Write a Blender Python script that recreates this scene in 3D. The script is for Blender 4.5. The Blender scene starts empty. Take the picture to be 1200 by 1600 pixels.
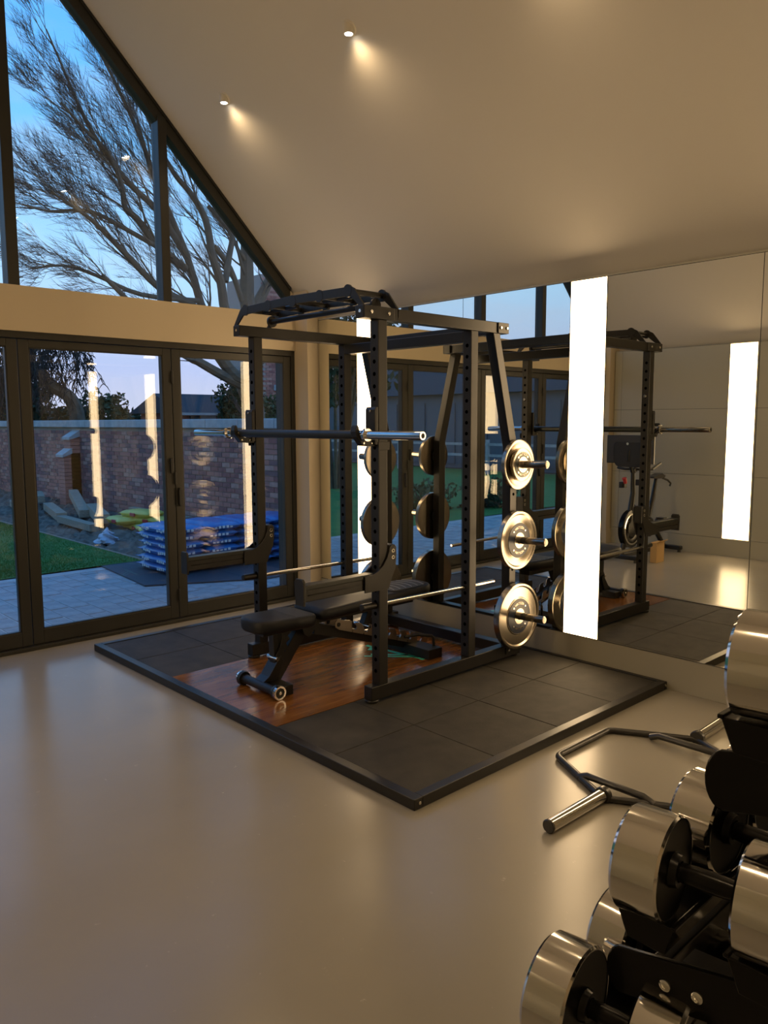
import bpy, bmesh, math, random
from mathutils import Vector, Matrix
random.seed(7)
PI = math.pi
S = bpy.context.scene
COL = S.collection

# ------------------------------------------------------------------ camera
CAM = Vector((-4.4202, -5.8460, 1.6246))
YAW, PITCH, ROLL, FPX = math.radians(43.1795), math.radians(-6.5646), math.radians(-0.1992), 1225.73
FW = Vector((math.sin(YAW)*math.cos(PITCH), math.cos(YAW)*math.cos(PITCH), math.sin(PITCH)))
RT = Vector((math.cos(YAW), -math.sin(YAW), 0)); UP = RT.cross(FW)
RT2 = RT*math.cos(ROLL)+UP*math.sin(ROLL); UP2 = -RT*math.sin(ROLL)+UP*math.cos(ROLL)
cd = bpy.data.cameras.new('camera'); cam = bpy.data.objects.new('camera', cd); COL.objects.link(cam)
M4 = Matrix((RT2, UP2, -FW)).transposed().to_4x4(); M4.translation = CAM
cam.matrix_world = M4
cd.sensor_fit = 'AUTO'; cd.sensor_width = 36; cd.lens = FPX/1600*36; cd.clip_start = .02; cd.clip_end = 300
S.camera = cam
def at(u, v, y):            # point of the plane y = const seen at a photograph position
    d = FW*FPX + RT2*(u-600) - UP2*(v-800)
    return CAM + d*((y-CAM.y)/d.y)
# ------------------------------------------------------------------ world
W = bpy.data.worlds.new('world'); S.world = W; W.use_nodes = True
nt = W.node_tree; nt.nodes.clear()
def N(t, ty, **k):
    n = t.nodes.new(ty)
    for a, b in k.items(): setattr(n, a, b)
    return n
def ramp(t, stops, interp='LINEAR'):
    r = N(t, 'ShaderNodeValToRGB'); e = r.color_ramp.elements; r.color_ramp.interpolation = interp
    while len(e) > 1: e.remove(e[-1])
    e[0].position = stops[0][0]; e[0].color = (*stops[0][1], 1)
    for p, c in stops[1:]:
        x = e.new(p); x.color = (*c, 1)
    return r
tc = N(nt, 'ShaderNodeTexCoord'); sp = N(nt, 'ShaderNodeSeparateXYZ'); nt.links.new(tc.outputs['Generated'], sp.inputs[0])
sk = ramp(nt, [(0.0, (.10, .11, .14)), (.49, (.36, .36, .44)), (.50, (.50, .50, .66)), (.535, (.40, .47, .74)), (.585, (.36, .60, .92)), (.65, (.17, .50, .97)), (.76, (.055, .34, .95)), (1.0, (.05, .26, .78))])
mr = N(nt, 'ShaderNodeMapRange'); mr.inputs['From Min'].default_value = -1; nt.links.new(sp.outputs[2], mr.inputs[0]); nt.links.new(mr.outputs[0], sk.inputs[0])
mp = N(nt, 'ShaderNodeMapping'); mp.inputs['Scale'].default_value = (2.2, 2.2, 11); nt.links.new(tc.outputs['Generated'], mp.inputs[0])
nz = N(nt, 'ShaderNodeTexNoise'); nz.inputs['Scale'].default_value = 1.6; nz.inputs['Detail'].default_value = 6; nt.links.new(mp.outputs[0], nz.inputs[0])
cr = ramp(nt, [(.47, (0, 0, 0)), (.72, (.55, .55, .55))]); nt.links.new(nz.outputs[0], cr.inputs[0])
mx = N(nt, 'ShaderNodeMixRGB'); mx.inputs[2].default_value = (.46, .50, .66, 1)
nt.links.new(cr.outputs[0], mx.inputs[0]); nt.links.new(sk.outputs[0], mx.inputs[1])
bg = N(nt, 'ShaderNodeBackground'); bg.inputs[1].default_value = 1.4; nt.links.new(mx.outputs[0], bg.inputs[0])
wo = N(nt, 'ShaderNodeOutputWorld'); nt.links.new(bg.outputs[0], wo.inputs[0])
# ------------------------------------------------------------------ view
S.view_settings.view_transform = 'Standard'; S.view_settings.look = 'None'
S.view_settings.exposure = 0.27; S.view_settings.gamma = 1.0; S.view_settings.use_curve_mapping = False
STRIP_POWER = 8.0; STRIP_COL = (1.0, .70, .385); SPOT_W = 18; SPOT_COL = (1.0, .70, .38)

# ------------------------------------------------------------------ materials
def mat(name, col, rough=.5, metal=0., spec=.5, noise=None, bump=None, col2=None, coat=0., aniso=None, mapping=None):
    m = bpy.data.materials.new(name); m.use_nodes = True; t = m.node_tree; b = t.nodes['Principled BSDF']
    b.inputs['Base Color'].default_value = (*col, 1); b.inputs['Roughness'].default_value = rough
    b.inputs['Metallic'].default_value = metal; b.inputs['Specular IOR Level'].default_value = spec
    b.inputs['Coat Weight'].default_value = coat
    if noise or bump:
        c = N(t, 'ShaderNodeTexCoord'); src = c.outputs['Object']
        if mapping:
            mpp = N(t, 'ShaderNodeMapping'); mpp.inputs['Scale'].default_value = mapping; t.links.new(src, mpp.inputs[0]); src = mpp.outputs[0]
        if noise:
            n = N(t, 'ShaderNodeTexNoise'); n.inputs['Scale'].default_value = noise; n.inputs['Detail'].default_value = 5; t.links.new(src, n.inputs[0])
            r = ramp(t, [(.32, col), (.68, col2 or tuple(x*.7 for x in col))]); t.links.new(n.outputs[0], r.inputs[0]); t.links.new(r.outputs[0], b.inputs['Base Color'])
        if bump:
            n2 = N(t, 'ShaderNodeTexNoise'); n2.inputs['Scale'].default_value = bump[0]; n2.inputs['Detail'].default_value = 4; t.links.new(src, n2.inputs[0])
            bu = N(t, 'ShaderNodeBump'); bu.inputs['Strength'].default_value = bump[1]; bu.inputs['Distance'].default_value = .01
            t.links.new(n2.outputs[0], bu.inputs['Height']); t.links.new(bu.outputs[0], b.inputs['Normal'])
    return m
def emit(name, col, s):
    m = bpy.data.materials.new(name); m.use_nodes = True; t = m.node_tree; t.nodes.clear()
    e = N(t, 'ShaderNodeEmission'); e.inputs[0].default_value = (*col, 1); e.inputs[1].default_value = s
    o = N(t, 'ShaderNodeOutputMaterial'); t.links.new(e.outputs[0], o.inputs[0]); return m
def glassmat(name, base=.05, tint=(.93, .95, .94)):
    m = bpy.data.materials.new(name); m.use_nodes = True; t = m.node_tree; t.nodes.clear()
    tr = N(t, 'ShaderNodeBsdfTransparent'); tr.inputs[0].default_value = (*tint, 1)
    gl = N(t, 'ShaderNodeBsdfGlossy'); gl.inputs['Roughness'].default_value = 0.0
    lw = N(t, 'ShaderNodeLayerWeight'); lw.inputs[0].default_value = .5
    pw = N(t, 'ShaderNodeMath', operation='POWER'); pw.inputs[1].default_value = 5; t.links.new(lw.outputs['Facing'], pw.inputs[0])
    ml = N(t, 'ShaderNodeMath', operation='MULTIPLY_ADD'); ml.inputs[1].default_value = .9; ml.inputs[2].default_value = base; t.links.new(pw.outputs[0], ml.inputs[0])
    mi = N(t, 'ShaderNodeMixShader'); t.links.new(ml.outputs[0], mi.inputs[0]); t.links.new(tr.outputs[0], mi.inputs[1]); t.links.new(gl.outputs[0], mi.inputs[2])
    o = N(t, 'ShaderNodeOutputMaterial'); t.links.new(mi.outputs[0], o.inputs[0]); return m
K = {}
K['paint'] = mat('cream_paint', (.52, .44, .31), .55, bump=(60, .04))
K['ceil'] = mat('ceiling_paint', (.72, .68, .61), .8, bump=(50, .03))
K['panel'] = mat('greige_panel', (.36, .34, .27), .28, bump=(80, .02))
K['floor'] = None
K['alu'] = mat('bronze_grey_aluminium', (.030, .029, .024), .40, .0, .4)
K['aludark'] = mat('dark_seal', (.012, .012, .012), .5)
K['hole'] = mat('hole_black', (.0008, .0008, .0008), .9, spec=0.)
K['black'] = mat('black_powder_coat', (.009, .008, .007), .38, .0, .45, bump=(400, .03))
K['blackgloss'] = mat('gloss_black', (.0035, .003, .0025), .22, .0, .22)
K['chrome'] = mat('chrome', (.82, .80, .77), .10, 1.)
K['brushed'] = mat('brushed_chrome', (.66, .64, .60), .09, 1.)
K['steel'] = mat('satin_steel', (.43, .38, .31), .26, 1., noise=4, col2=(.38, .34, .28))
K['steelplate'] = mat('laser_cut_steel', (.55, .47, .38), .3, 1.)
K['peg'] = mat('dark_peg_steel', (.34, .31, .26), .2, 1.)
K['bolt'] = mat('bolt', (.7, .68, .62), .2, 1.)
K['rubber'] = mat('rubber_tile', (.016, .0145, .011), .68, noise=9, col2=(.034, .030, .023), bump=(350, .35), spec=.4)
K['vinyl'] = mat('bench_vinyl', (.008, .009, .012), .45, spec=.3, bump=(300, .15))
K['vinylpat'] = mat('bench_pattern', (.035, .04, .05), .5)
K['line'] = mat('stitch', (.35, .36, .38), .6)
K['teal'] = mat('teal_paint', (.06, .62, .50), .35)
K['shaft'] = mat('dark_shaft', (.035, .038, .036), .38, .6)
K['hexblack'] = mat('black_tube', (.02, .018, .016), .3, .0, .6)
K['dbface'] = mat('dark_urethane', (.0035, .003, .0025), .28, .0, .2)
K['glass'] = glassmat('sealed_glass', .075)
K['mirror'] = mat('mirror_silver', (.80, .80, .74), .0, 1.)
K['slab'] = mat('slate_sett', (.25, .245, .25), .55, noise=6, col2=(.40, .385, .37), bump=(25, .5))
K['grout'] = mat('pale_grout', (.68, .64, .60), .9, bump=(60, .3))
K['grass'] = mat('lawn_turf', (.05, .15, .018), .9, noise=3, col2=(.07, .20, .025), bump=(120, .8))
K['soil'] = mat('dug_soil', (.10, .072, .05), .95, noise=8, col2=(.19, .14, .10), bump=(18, 1.))
K['bricks'] = [mat('brick_a', (.52, .20, .14), .9, noise=9, col2=(.40, .16, .12), bump=(50, .4)), mat('brick_b', (.38, .14, .11), .9, noise=9, bump=(50, .4)), mat('brick_c', (.60, .30, .22), .9, noise=9, bump=(50, .4)), mat('brick_d', (.30, .14, .12), .9, noise=9, bump=(50, .4))]
K['mortar'] = mat('mortar', (.40, .31, .25), .95, bump=(80, .4))
K['coping'] = mat('stone_coping', (.52, .46, .42), .8, noise=7, col2=(.40, .36, .33), bump=(40, .2))
K['bark'] = mat('bark', (.17, .12, .075), .9, noise=6, col2=(.11, .08, .05), bump=(30, .6))
K['twig'] = mat('twig', (.05, .034, .024), .9)
K['leafdark'] = mat('evergreen_leaf', (.035, .055, .02), .8)
K['leafmid'] = mat('shrub_leaf', (.09, .10, .035), .8)
K['timber'] = mat('weathered_timber', (.42, .32, .21), .85, noise=5, col2=(.27, .20, .14), mapping=(1, 12, 12), bump=(30, .4))
K['blue'] = mat('blue_plastic_sack', (.02, .11, .34), .28, noise=5, col2=(.05, .20, .46), bump=(12, .6))
K['white'] = mat('white_print', (.62, .68, .66), .5)
K['bagwhite'] = mat('white_carrier', (.45, .46, .50), .5, bump=(20, .6))
K['bagyellow'] = mat('yellow_green_sack', (.72, .55, .10), .5, noise=4, col2=(.52, .46, .10), bump=(14, .5))
K['red'] = mat('red_print', (.42, .03, .035), .45)
K['matting'] = mat('rubber_matting', (.045, .05, .06), .6, bump=(60, .4))
K['roof'] = mat('roof_tile', (.04, .038, .04), .85, noise=12, bump=(40, .5))
K['render'] = mat('pale_boarding', (.30, .33, .35), .8)
K['darkglass'] = mat('dark_window', (.03, .05, .06), .08)
K['card'] = mat('cardboard', (.42, .26, .10), .8)
K['rolled'] = mat('rolled_aluminium_door', (.10, .11, .13), .5)

def woodmat():
    m = bpy.data.materials.new('varnished_walnut'); m.use_nodes = True; t = m.node_tree; b = t.nodes['Principled BSDF']
    c = N(t, 'ShaderNodeTexCoord'); mpp = N(t, 'ShaderNodeMapping'); mpp.inputs['Scale'].default_value = (1.2, 9, 1); t.links.new(c.outputs['Object'], mpp.inputs[0])
    n = N(t, 'ShaderNodeTexNoise'); n.inputs['Scale'].default_value = 2.4; n.inputs['Detail'].default_value = 8; n.inputs['Distortion'].default_value = .6; t.links.new(mpp.outputs[0], n.inputs[0])
    r = ramp(t, [(.25, (.10, .036, .009)), (.5, (.17, .066, .016)), (.75, (.25, .105, .028))]); t.links.new(n.outputs[0], r.inputs[0]); t.links.new(r.outputs[0], b.inputs['Base Color'])
    b.inputs['Roughness'].default_value = .2; b.inputs['Specular IOR Level'].default_value = .5
    n2 = N(t, 'ShaderNodeTexNoise'); n2.inputs['Scale'].default_value = 1.5; t.links.new(c.outputs['Object'], n2.inputs[0])
    bu = N(t, 'ShaderNodeBump'); bu.inputs['Strength'].default_value = .08; bu.inputs['Distance'].default_value = .05; t.links.new(n2.outputs[0], bu.inputs['Height']); t.links.new(bu.outputs[0], b.inputs['Normal'])
    return m
K['wood'] = woodmat()
def floormat():
    m = bpy.data.materials.new('poured_resin_floor'); m.use_nodes = True; t = m.node_tree; b = t.nodes['Principled BSDF']
    c = N(t, 'ShaderNodeTexCoord')
    n = N(t, 'ShaderNodeTexNoise'); n.inputs['Scale'].default_value = 1.3; n.inputs['Detail'].default_value = 4; t.links.new(c.outputs['Object'], n.inputs[0])
    r = ramp(t, [(.3, (.245, .225, .185)), (.7, (.275, .253, .208))]); t.links.new(n.outputs[0], r.inputs[0])
    # scuffs and dust specks
    mpp = N(t, 'ShaderNodeMapping'); mpp.inputs['Scale'].default_value = (7, 7, 7); t.links.new(c.outputs['Object'], mpp.inputs[0])
    n1 = N(t, 'ShaderNodeTexNoise'); n1.inputs['Scale'].default_value = 2.5; n1.inputs['Detail'].default_value = 9; n1.inputs['Roughness'].default_value = .75; t.links.new(mpp.outputs[0], n1.inputs[0])
    r1 = ramp(t, [(.645, (0, 0, 0)), (.69, (.5, .5, .5))]); t.links.new(n1.outputs[0], r1.inputs[0])
    vo = N(t, 'ShaderNodeTexVoronoi'); vo.inputs['Scale'].default_value = 5.5; t.links.new(c.outputs['Object'], vo.inputs[0])
    r2 = ramp(t, [(.012, (.5, .5, .5)), (.03, (0, 0, 0))]); t.links.new(vo.outputs['Distance'], r2.inputs[0])
    ad = N(t, 'ShaderNodeMath', operation='MAXIMUM'); t.links.new(r1.outputs[0], ad.inputs[0]); t.links.new(r2.outputs[0], ad.inputs[1])
    mi = N(t, 'ShaderNodeMixRGB'); mi.inputs[2].default_value = (.46, .43, .36, 1); t.links.new(ad.outputs[0], mi.inputs[0]); t.links.new(r.outputs[0], mi.inputs[1]); t.links.new(mi.outputs[0], b.inputs['Base Color'])
    b.inputs['Roughness'].default_value = .24; b.inputs['Specular IOR Level'].default_value = .5
    n3 = N(t, 'ShaderNodeTexNoise'); n3.inputs['Scale'].default_value = 3; n3.inputs['Detail'].default_value = 3; t.links.new(c.outputs['Object'], n3.inputs[0])
    bu = N(t, 'ShaderNodeBump'); bu.inputs['Strength'].default_value = .06; bu.inputs['Distance'].default_value = .03; t.links.new(n3.outputs[0], bu.inputs['Height']); t.links.new(bu.outputs[0], b.inputs['Normal'])
    return m
K['floor'] = floormat()

# ------------------------------------------------------------------ mesh helpers
class MB:
    def __init__(s): s.v = []; s.f = []
    def add(s, vs, fs):
        o = len(s.v); s.v += [tuple(x) for x in vs]; s.f += [tuple(i+o for i in f) for f in fs]; return s
    def box(s, x0, x1, y0, y1, z0, z1, c=0.):
        x0, x1 = sorted((x0, x1)); y0, y1 = sorted((y0, y1)); z0, z1 = sorted((z0, z1))
        if c <= 0:
            return s.add([(x0,y0,z0),(x1,y0,z0),(x1,y1,z0),(x0,y1,z0),(x0,y0,z1),(x1,y0,z1),(x1,y1,z1),(x0,y1,z1)],
                         [(0,3,2,1),(4,5,6,7),(0,1,5,4),(1,2,6,5),(2,3,7,6),(3,0,4,7)])
        b = bmesh.new(); bmesh.ops.create_cube(b, size=1)
        for v in b.verts: v.co = Vector(((x0+x1)/2+v.co.x*(x1-x0), (y0+y1)/2+v.co.y*(y1-y0), (z0+z1)/2+v.co.z*(z1-z0)))
        bmesh.ops.bevel(b, geom=b.edges[:], offset=c, segments=2, profile=.5, affect='EDGES')
        b.verts.index_update(); s.add([v.co for v in b.verts], [[v.index for v in f.verts] for f in b.faces]); b.free(); return s
    def ring(s, p0, p1, prof, seg=24):      # lathe along p0->p1 ; prof = [(t 0..1 along, radius)]
        p0 = Vector(p0); p1 = Vector(p1); d = p1-p0; L = d.length; d.normalize()
        a = Vector((0,0,1)) if abs(d.z) < .9 else Vector((1,0,0)); u = d.cross(a).normalized(); w = d.cross(u)
        vs = []; fs = []
        for t, r in prof:
            for k in range(seg):
                an = 2*PI*k/seg; vs.append(p0+d*(L*t)+u*(r*math.cos(an))+w*(r*math.sin(an)))
        for i in range(len(prof)-1):
            for k in range(seg):
                k2 = (k+1) % seg; fs.append((i*seg+k, i*seg+k2, (i+1)*seg+k2, (i+1)*seg+k))
        s.add(vs, fs); return s
    def cyl(s, p0, p1, r, seg=20, r1=None, c=0.):
        r1 = r if r1 is None else r1; L = (Vector(p1)-Vector(p0)).length
        if c > 0: prof = [(0,0.0001),(0,r-c),(c/L,r),(1-c/L,r1),(1,r1-c),(1,.0001)]
        else: prof = [(0,.0001),(0,r),(1,r1),(1,.0001)]
        return s.ring(p0, p1, prof, seg)
    def tube(s, pts, r, seg=10, cap=True):
        pts = [Vector(p) for p in pts]; n = len(pts); rs = r if isinstance(r, (list, tuple)) else [r]*n
        vs = []; fs = []; pu = None
        for i, p in enumerate(pts):
            d = (pts[min(i+1, n-1)]-pts[max(i-1, 0)]).normalized()
            if pu is None:
                a = Vector((0,0,1)) if abs(d.z) < .9 else Vector((1,0,0)); u = d.cross(a).normalized()
            else: u = (pu-d*pu.dot(d)).normalized()
            pu = u; w = d.cross(u)
            for k in range(seg):
                an = 2*PI*k/seg; vs.append(p+u*(rs[i]*math.cos(an))+w*(rs[i]*math.sin(an)))
        for i in range(n-1):
            for k in range(seg):
                k2 = (k+1) % seg; fs.append((i*seg+k, i*seg+k2, (i+1)*seg+k2, (i+1)*seg+k))
        if cap: fs += [tuple(range(seg))[::-1], tuple((n-1)*seg+k for k in range(seg))]
        return s.add(vs, fs)
    def prism(s, poly, axis, a0, a1):       # poly 2D in the plane normal to axis ('x': (y,z), 'y': (x,z), 'z': (x,y))
        n = len(poly); g = {'x': lambda p, a: (a, p[0], p[1]), 'y': lambda p, a: (p[0], a, p[1]), 'z': lambda p, a: (p[0], p[1], a)}[axis]
        vs = [g(p, a0) for p in poly]+[g(p, a1) for p in poly]
        fs = [tuple(range(n)), tuple(range(2*n-1, n-1, -1))]+[(i, i+n, (i+1) % n+n, (i+1) % n) for i in range(n)]
        return s.add(vs, fs)
    def beam(s, p0, p1, w, h, up=(0,0,1)):  # rectangular bar between two points
        p0 = Vector(p0); p1 = Vector(p1); d = (p1-p0).normalized(); u = Vector(up)
        r = d.cross(u).normalized()*(w/2); q = r.cross(d).normalized()*(h/2)
        vs = [p0-r-q, p0+r-q, p0+r+q, p0-r+q, p1-r-q, p1+r-q, p1+r+q, p1-r+q]
        return s.add(vs, [(0,3,2,1),(4,5,6,7),(0,1,5,4),(1,2,6,5),(2,3,7,6),(3,0,4,7)])
    def build(s, name, m, parent=None, smooth=False, bevel=0., auto=None):
        me = bpy.data.meshes.new(name); o0 = Vector((0,0,0)); p = parent
        while p is not None: o0 += p.location; p = p.parent
        me.from_pydata([tuple(Vector(v)-o0) for v in s.v], [], s.f); me.update()
        b = bmesh.new(); b.from_mesh(me); bmesh.ops.recalc_face_normals(b, faces=b.faces[:])
        if bevel > 0:
            eg = [e for e in b.edges if len(e.link_faces) == 2 and e.calc_face_angle(0) > .6]
            bmesh.ops.bevel(b, geom=eg, offset=bevel, segments=2, profile=.5, affect='EDGES', clamp_overlap=True)
        if smooth or auto:
            for f in b.faces: f.smooth = True
            for e in b.edges:
                if len(e.link_faces) == 2 and e.calc_face_angle(0) > (auto or .6): e.smooth = False
        b.to_mesh(me); b.free(); me.materials.append(m)
        o = bpy.data.objects.new(name, me); COL.objects.link(o)
        if parent is not None: o.parent = parent
        return o
def tag(o, label, cat, group=None):
    o['label'] = label; o['category'] = cat
    if group: o['group'] = group
    return o
def thing(name, label, cat, loc=(0,0,0), group=None):
    o = bpy.data.objects.new(name, None); COL.objects.link(o); o.location = loc; o.empty_display_size = .1
    return tag(o, label, cat, group)
def struct(o): o['kind'] = 'structure'; return o
def stuff(o): o['kind'] = 'stuff'; return o
def dup(root, loc, label=None, group=None, rot=None):
    r = root.copy(); COL.objects.link(r); r.location = loc
    if rot is not None: r.rotation_euler = rot
    if label: r['label'] = label
    if group: r['group'] = group
    def rec(a, b):
        for ch in list(a.children):
            c = ch.copy(); COL.objects.link(c); c.parent = b; rec(ch, c)
    rec(root, r); return r
def B(*a, **k): return MB().box(*a, **k)
def text(name, body, size, mtx, m, parent=None, ext=.0006):
    c = bpy.data.curves.new(name, 'FONT'); c.body = body; c.size = size; c.extrude = ext; c.align_x = 'CENTER'; c.align_y = 'CENTER'
    o = bpy.data.objects.new(name+'_tmp', c); me = bpy.data.meshes.new_from_object(o); bpy.data.objects.remove(o)
    me.transform(mtx); me.materials.append(m)
    o = bpy.data.objects.new(name, me); COL.objects.link(o)
    if parent is not None:
        o0 = Vector((0,0,0)); p = parent
        while p is not None: o0 += p.location; p = p.parent
        me.transform(Matrix.Translation(-o0)); o.parent = parent
    return o

# ================================================================== ROOM SHELL
YB = -9.5; XL = -4.98; XR = -2.49       # back wall, left wall, ridge
EAVE = 2.65                                # ceiling height over x = 0
def ceil_z(x): return EAVE - x if x > XR else EAVE - 2*XR + x
struct(B(XL-.25, .25, YB, .02, -.12, 0).build('floor', K['floor']))
c = MB(); zr = ceil_z(XR)
c.add([(.25,YB,ceil_z(.25)),(.25,0.0,ceil_z(.25)),(XR,0.0,zr),(XR,YB,zr),(XL-.25,YB,ceil_z(XL-.25)),(XL-.25,0.0,ceil_z(XL-.25)),
       (.25,YB,ceil_z(.25)+.15),(.25,0.0,ceil_z(.25)+.15),(XR,0.0,zr+.2),(XR,YB,zr+.2),(XL-.25,YB,ceil_z(XL-.25)+.15),(XL-.25,0.0,ceil_z(XL-.25)+.15)],
      [(0,1,2,3),(3,2,5,4),(6,9,8,7),(9,10,11,8),(0,6,7,1),(5,11,10,4),(1,7,8,2),(2,8,11,5),(0,3,9,6),(3,4,10,9)])
struct(c.build('ceiling', K['ceil']))
struct(B(.12, .25, YB, 0, 0, 2.54).build('wall_right', K['paint']))
struct(B(XL-.27, XL-.13, YB, 0, 0, 2.53).build('wall_left', K['paint']))
struct(MB().prism([(XL-.25,0),(.25,0),(.25,2.40),(XR,5.15),(XL-.25,2.40)], 'y', YB-.15, YB).build('wall_back', K['paint']))
# lintel over the doors, corner piers
struct(B(XL+.0, -.0, -.02, .005, 2.255, 2.563).build('wall_front', K['paint']))
struct(B(XL-.25, .25, .005, .30, 2.26, 2.52).build('trim_1', K['aludark']))
pr = struct(MB().prism([(-.12, 0), (.118, 0), (.118, 2.525), (-.12, 2.763)], 'y', -.29, -.09).build('wall_corner_right', K['paint']))
pl_ = struct(MB().prism([(XL+.12, 0), (XL-.118, 0), (XL-.118, 2.525), (XL+.12, 2.763)], 'y', -.29, -.09).build('wall_corner_left', K['paint']))
def skirt(x0, x1, y0, y1):
    m = MB()
    for d, z0, z1 in ((.018, 0, .135), (.013, .135, .150), (.008, .150, .172), (.004, .172, .185)):
        m.box(x0-d, x1+d, y0-d, y1, z0, z1)
    return m
struct(skirt(-.12, -.004, -.29, -.13).build('baseboard_right', K['paint'], bevel=.002))
struct(skirt(XL+.004, XL+.12, -.29, -.13).build('baseboard_left', K['paint'], bevel=.002))

# mirror wall unit: carcass, base panel, mirrors, light panels
MT, MBt = 2.512, .21
struct(B(.012, .12, YB, -.292, 0, 2.525).build('trim_2', K['panel']))
struct(B(0, .012, YB, -.295, 0, MBt-.004).build('trim_3', K['panel'], bevel=.001))
struct(B(-.002, .012, YB, -.295, MT+.003, 2.525).build('trim_4', K['panel']))
strips = [(-1.075, -.81), (-3.165, -2.90), (-4.80, -4.54), (-7.3, -7.035)]
segs = [(-.81, -.298), (-1.985, -1.075), (-2.90, -1.985), (-4.10, -3.165), (-4.54, -4.10), (-6.1, -4.80), (-7.035, -6.1), (-8.3, -7.3), (YB, -8.3)]
mlab = ['narrow wall mirror beside the corner pier and first light panel', 'wall mirror behind the rack between far light panel and thin joint',
        'wall mirror behind the weight pegs, left of the wide bright light panel', 'wall mirror right of the wide bright light panel',
        'wall mirror at the right picture edge beyond the vertical joint', 'wall mirror out of view beside the dumbbells', 'wall mirror behind the camera, first', 'wall mirror behind the camera, second', 'wall mirror in the back corner']
g = 'full height wall mirrors beside the rack'
for i, (a, b) in enumerate(segs):
    t = thing('wall_mirror', mlab[i], 'mirror', (.006, (a+b)/2, MBt), g)
    B(.0, .011, a+.002, b-.002, MBt, MT).build('mirror_glass', K['mirror'], t)
    e = MB(); e.box(.001, .012, a+.0003, a+.002, MBt, MT); e.box(.001, .012, b-.002, b-.0003, MBt, MT); e.box(-.001, .012, a, b, MT, MT+.003); e.box(-.001, .012, a, b, MBt-.004, MBt)
    e.build('edge_trim', K['alu'], t)
K['led'] = emit('warm_led_diffuser', STRIP_COL, STRIP_POWER)
slab = ['vertical light panel in the mirror wall seen through the rack', 'wide bright vertical light panel in the mirror wall right of the steel plates', 'vertical light panel out of view on the mirror wall behind the dumbbells', 'vertical light panel on the mirror wall behind the camera']
for i, (a, b) in enumerate(strips):
    t = thing('light_panel', slab[i], 'light', (.004, (a+b)/2, MBt), 'tall light panels set in the walls')
    B(-.001, .011, a+.003, b-.003, MBt, MT).build('diffuser', K['led'], t)
    e = MB(); e.box(-.003, .012, a+.0005, a+.003, MBt, MT); e.box(-.003, .012, b-.003, b-.0005, MBt, MT); e.box(-.003, .012, a, b, MT, MT+.003); e.box(-.003, .012, a, b, MBt-.004, MBt)
    e.build('edge_trim', K['alu'], t)
# opposite wall: panels with shadow gaps and light panels
struct(B(XL-.13, XL-.004, YB, -.295, 0, 2.52).build('trim_5', K['aludark']))
ost = [(-2.12, -1.80), (-7.4, -7.1)]
wl = bpy.data.objects.get('wall_left'); ybr = [-.26, -.40]
cols = [(-.40, -.30), (-1.80, -.40), (-3.3, -2.12), (-4.5, -3.3), (-5.8, -4.5), (-7.1, -5.8), (-8.4, -7.4), (YB, -8.4)]
for a, b in cols:
    for z0, z1 in ((.215, .962), (.966, 1.766), (1.770, 2.52)):
        B(XL-.004, XL+.012, a+.002, b-.002, z0, z1).build('wall_panel', K['panel'], wl)
B(XL-.004, XL+.012, YB, -.30, 0, .211).build('base_panel', K['panel'], wl)
B(XL-.13, XL+.012, YB, -.30, 2.524, 2.53).build('top_ledge', K['panel'], wl)
for i, (a, b) in enumerate(ost):
    t = thing('light_panel', ['tall light panel on the opposite wall, seen only in the mirror', 'tall light panel on the opposite wall behind the camera'][i], 'light', (XL, (a+b)/2, .215), 'tall light panels set in the walls')
    B(XL-.004, XL+.013, a+.003, b-.003, .215, 2.518).build('diffuser', K['led'], t)
    B(XL-.004, XL+.015, a+.0003, a+.003, .215, 2.52).box(XL-.004, XL+.015, b-.003, b-.0003, .215, 2.52).build('edge_trim', K['alu'], t)

# ---- bifold doors
joints = [-.158, -1.326, -2.490, -3.654, -4.822]
df = MB()
df.box(-4.865, -.115, 0, .09, 2.208, 2.256); df.box(-.158, -.115, 0, .09, .02, 2.208); df.box(-4.865, -4.822, 0, .09, .02, 2.208)
fr = struct(df.build('door_frame', K['alu'], bevel=.003)); 
struct(B(-4.865, -.115, -.03, .12, 0, .026).build('trim_6', K['alu'], bevel=.003))
for i in range(4):
    b, a = joints[i], joints[i+1]
    a += .003; b -= .003
    d = bpy.data.objects.new('door_%d' % (i+1), None); COL.objects.link(d); d.location = ((a+b)/2, .04, .025); struct(d)
    sw, z0, z1 = .072, .03, 2.204
    for (p, q, r, s_, nm) in ((a, a+sw, z0, z1, 'stile'), (b-sw, b, z0, z1, 'stile'), (a+sw, b-sw, z0, z0+.106, 'bottom_rail'), (a+sw, b-sw, z1-.055, z1, 'top_rail')):
        B(p, q, .012, .082, r, s_).build(nm, K['alu'], d, bevel=.004)
    gk = MB(); ga, gb, g0, g1 = a+sw, b-sw, z0+.106, z1-.055
    for (p, q, r, s_) in ((ga, ga+.008, g0, g1), (gb-.008, gb, g0, g1), (ga, gb, g0, g0+.008), (ga, gb, g1-.008, g1)): gk.box(p, q, .016, .0195, r, s_)
    gk.build('gasket', K['aludark'], d)
    B(ga, gb, .020, .044, g0, g1).build('pane', K['glass'], d)
    if i in (0, 2):
        for z in (.22, 1.18, 1.98):
            MB().cyl((a-.003, .004, z-.05), (a-.003, .004, z+.05), .010, 12, c=.002).build('hinge', K['aludark'], d)
        MB().prism([(a+.024, .95), (a+.044, .95), (a+.050, .97), (a+.050, 1.08), (a+.044, 1.10), (a+.024, 1.10), (a+.018, 1.08), (a+.018, .97)], 'y', -.012, .012).build('door_handle', K['aludark'], d, bevel=.003)
        B(a-.045, a-.020, -.006, .012, 1.22, 1.34).build('lock_plate', K['aludark'], d, bevel=.004)
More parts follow.
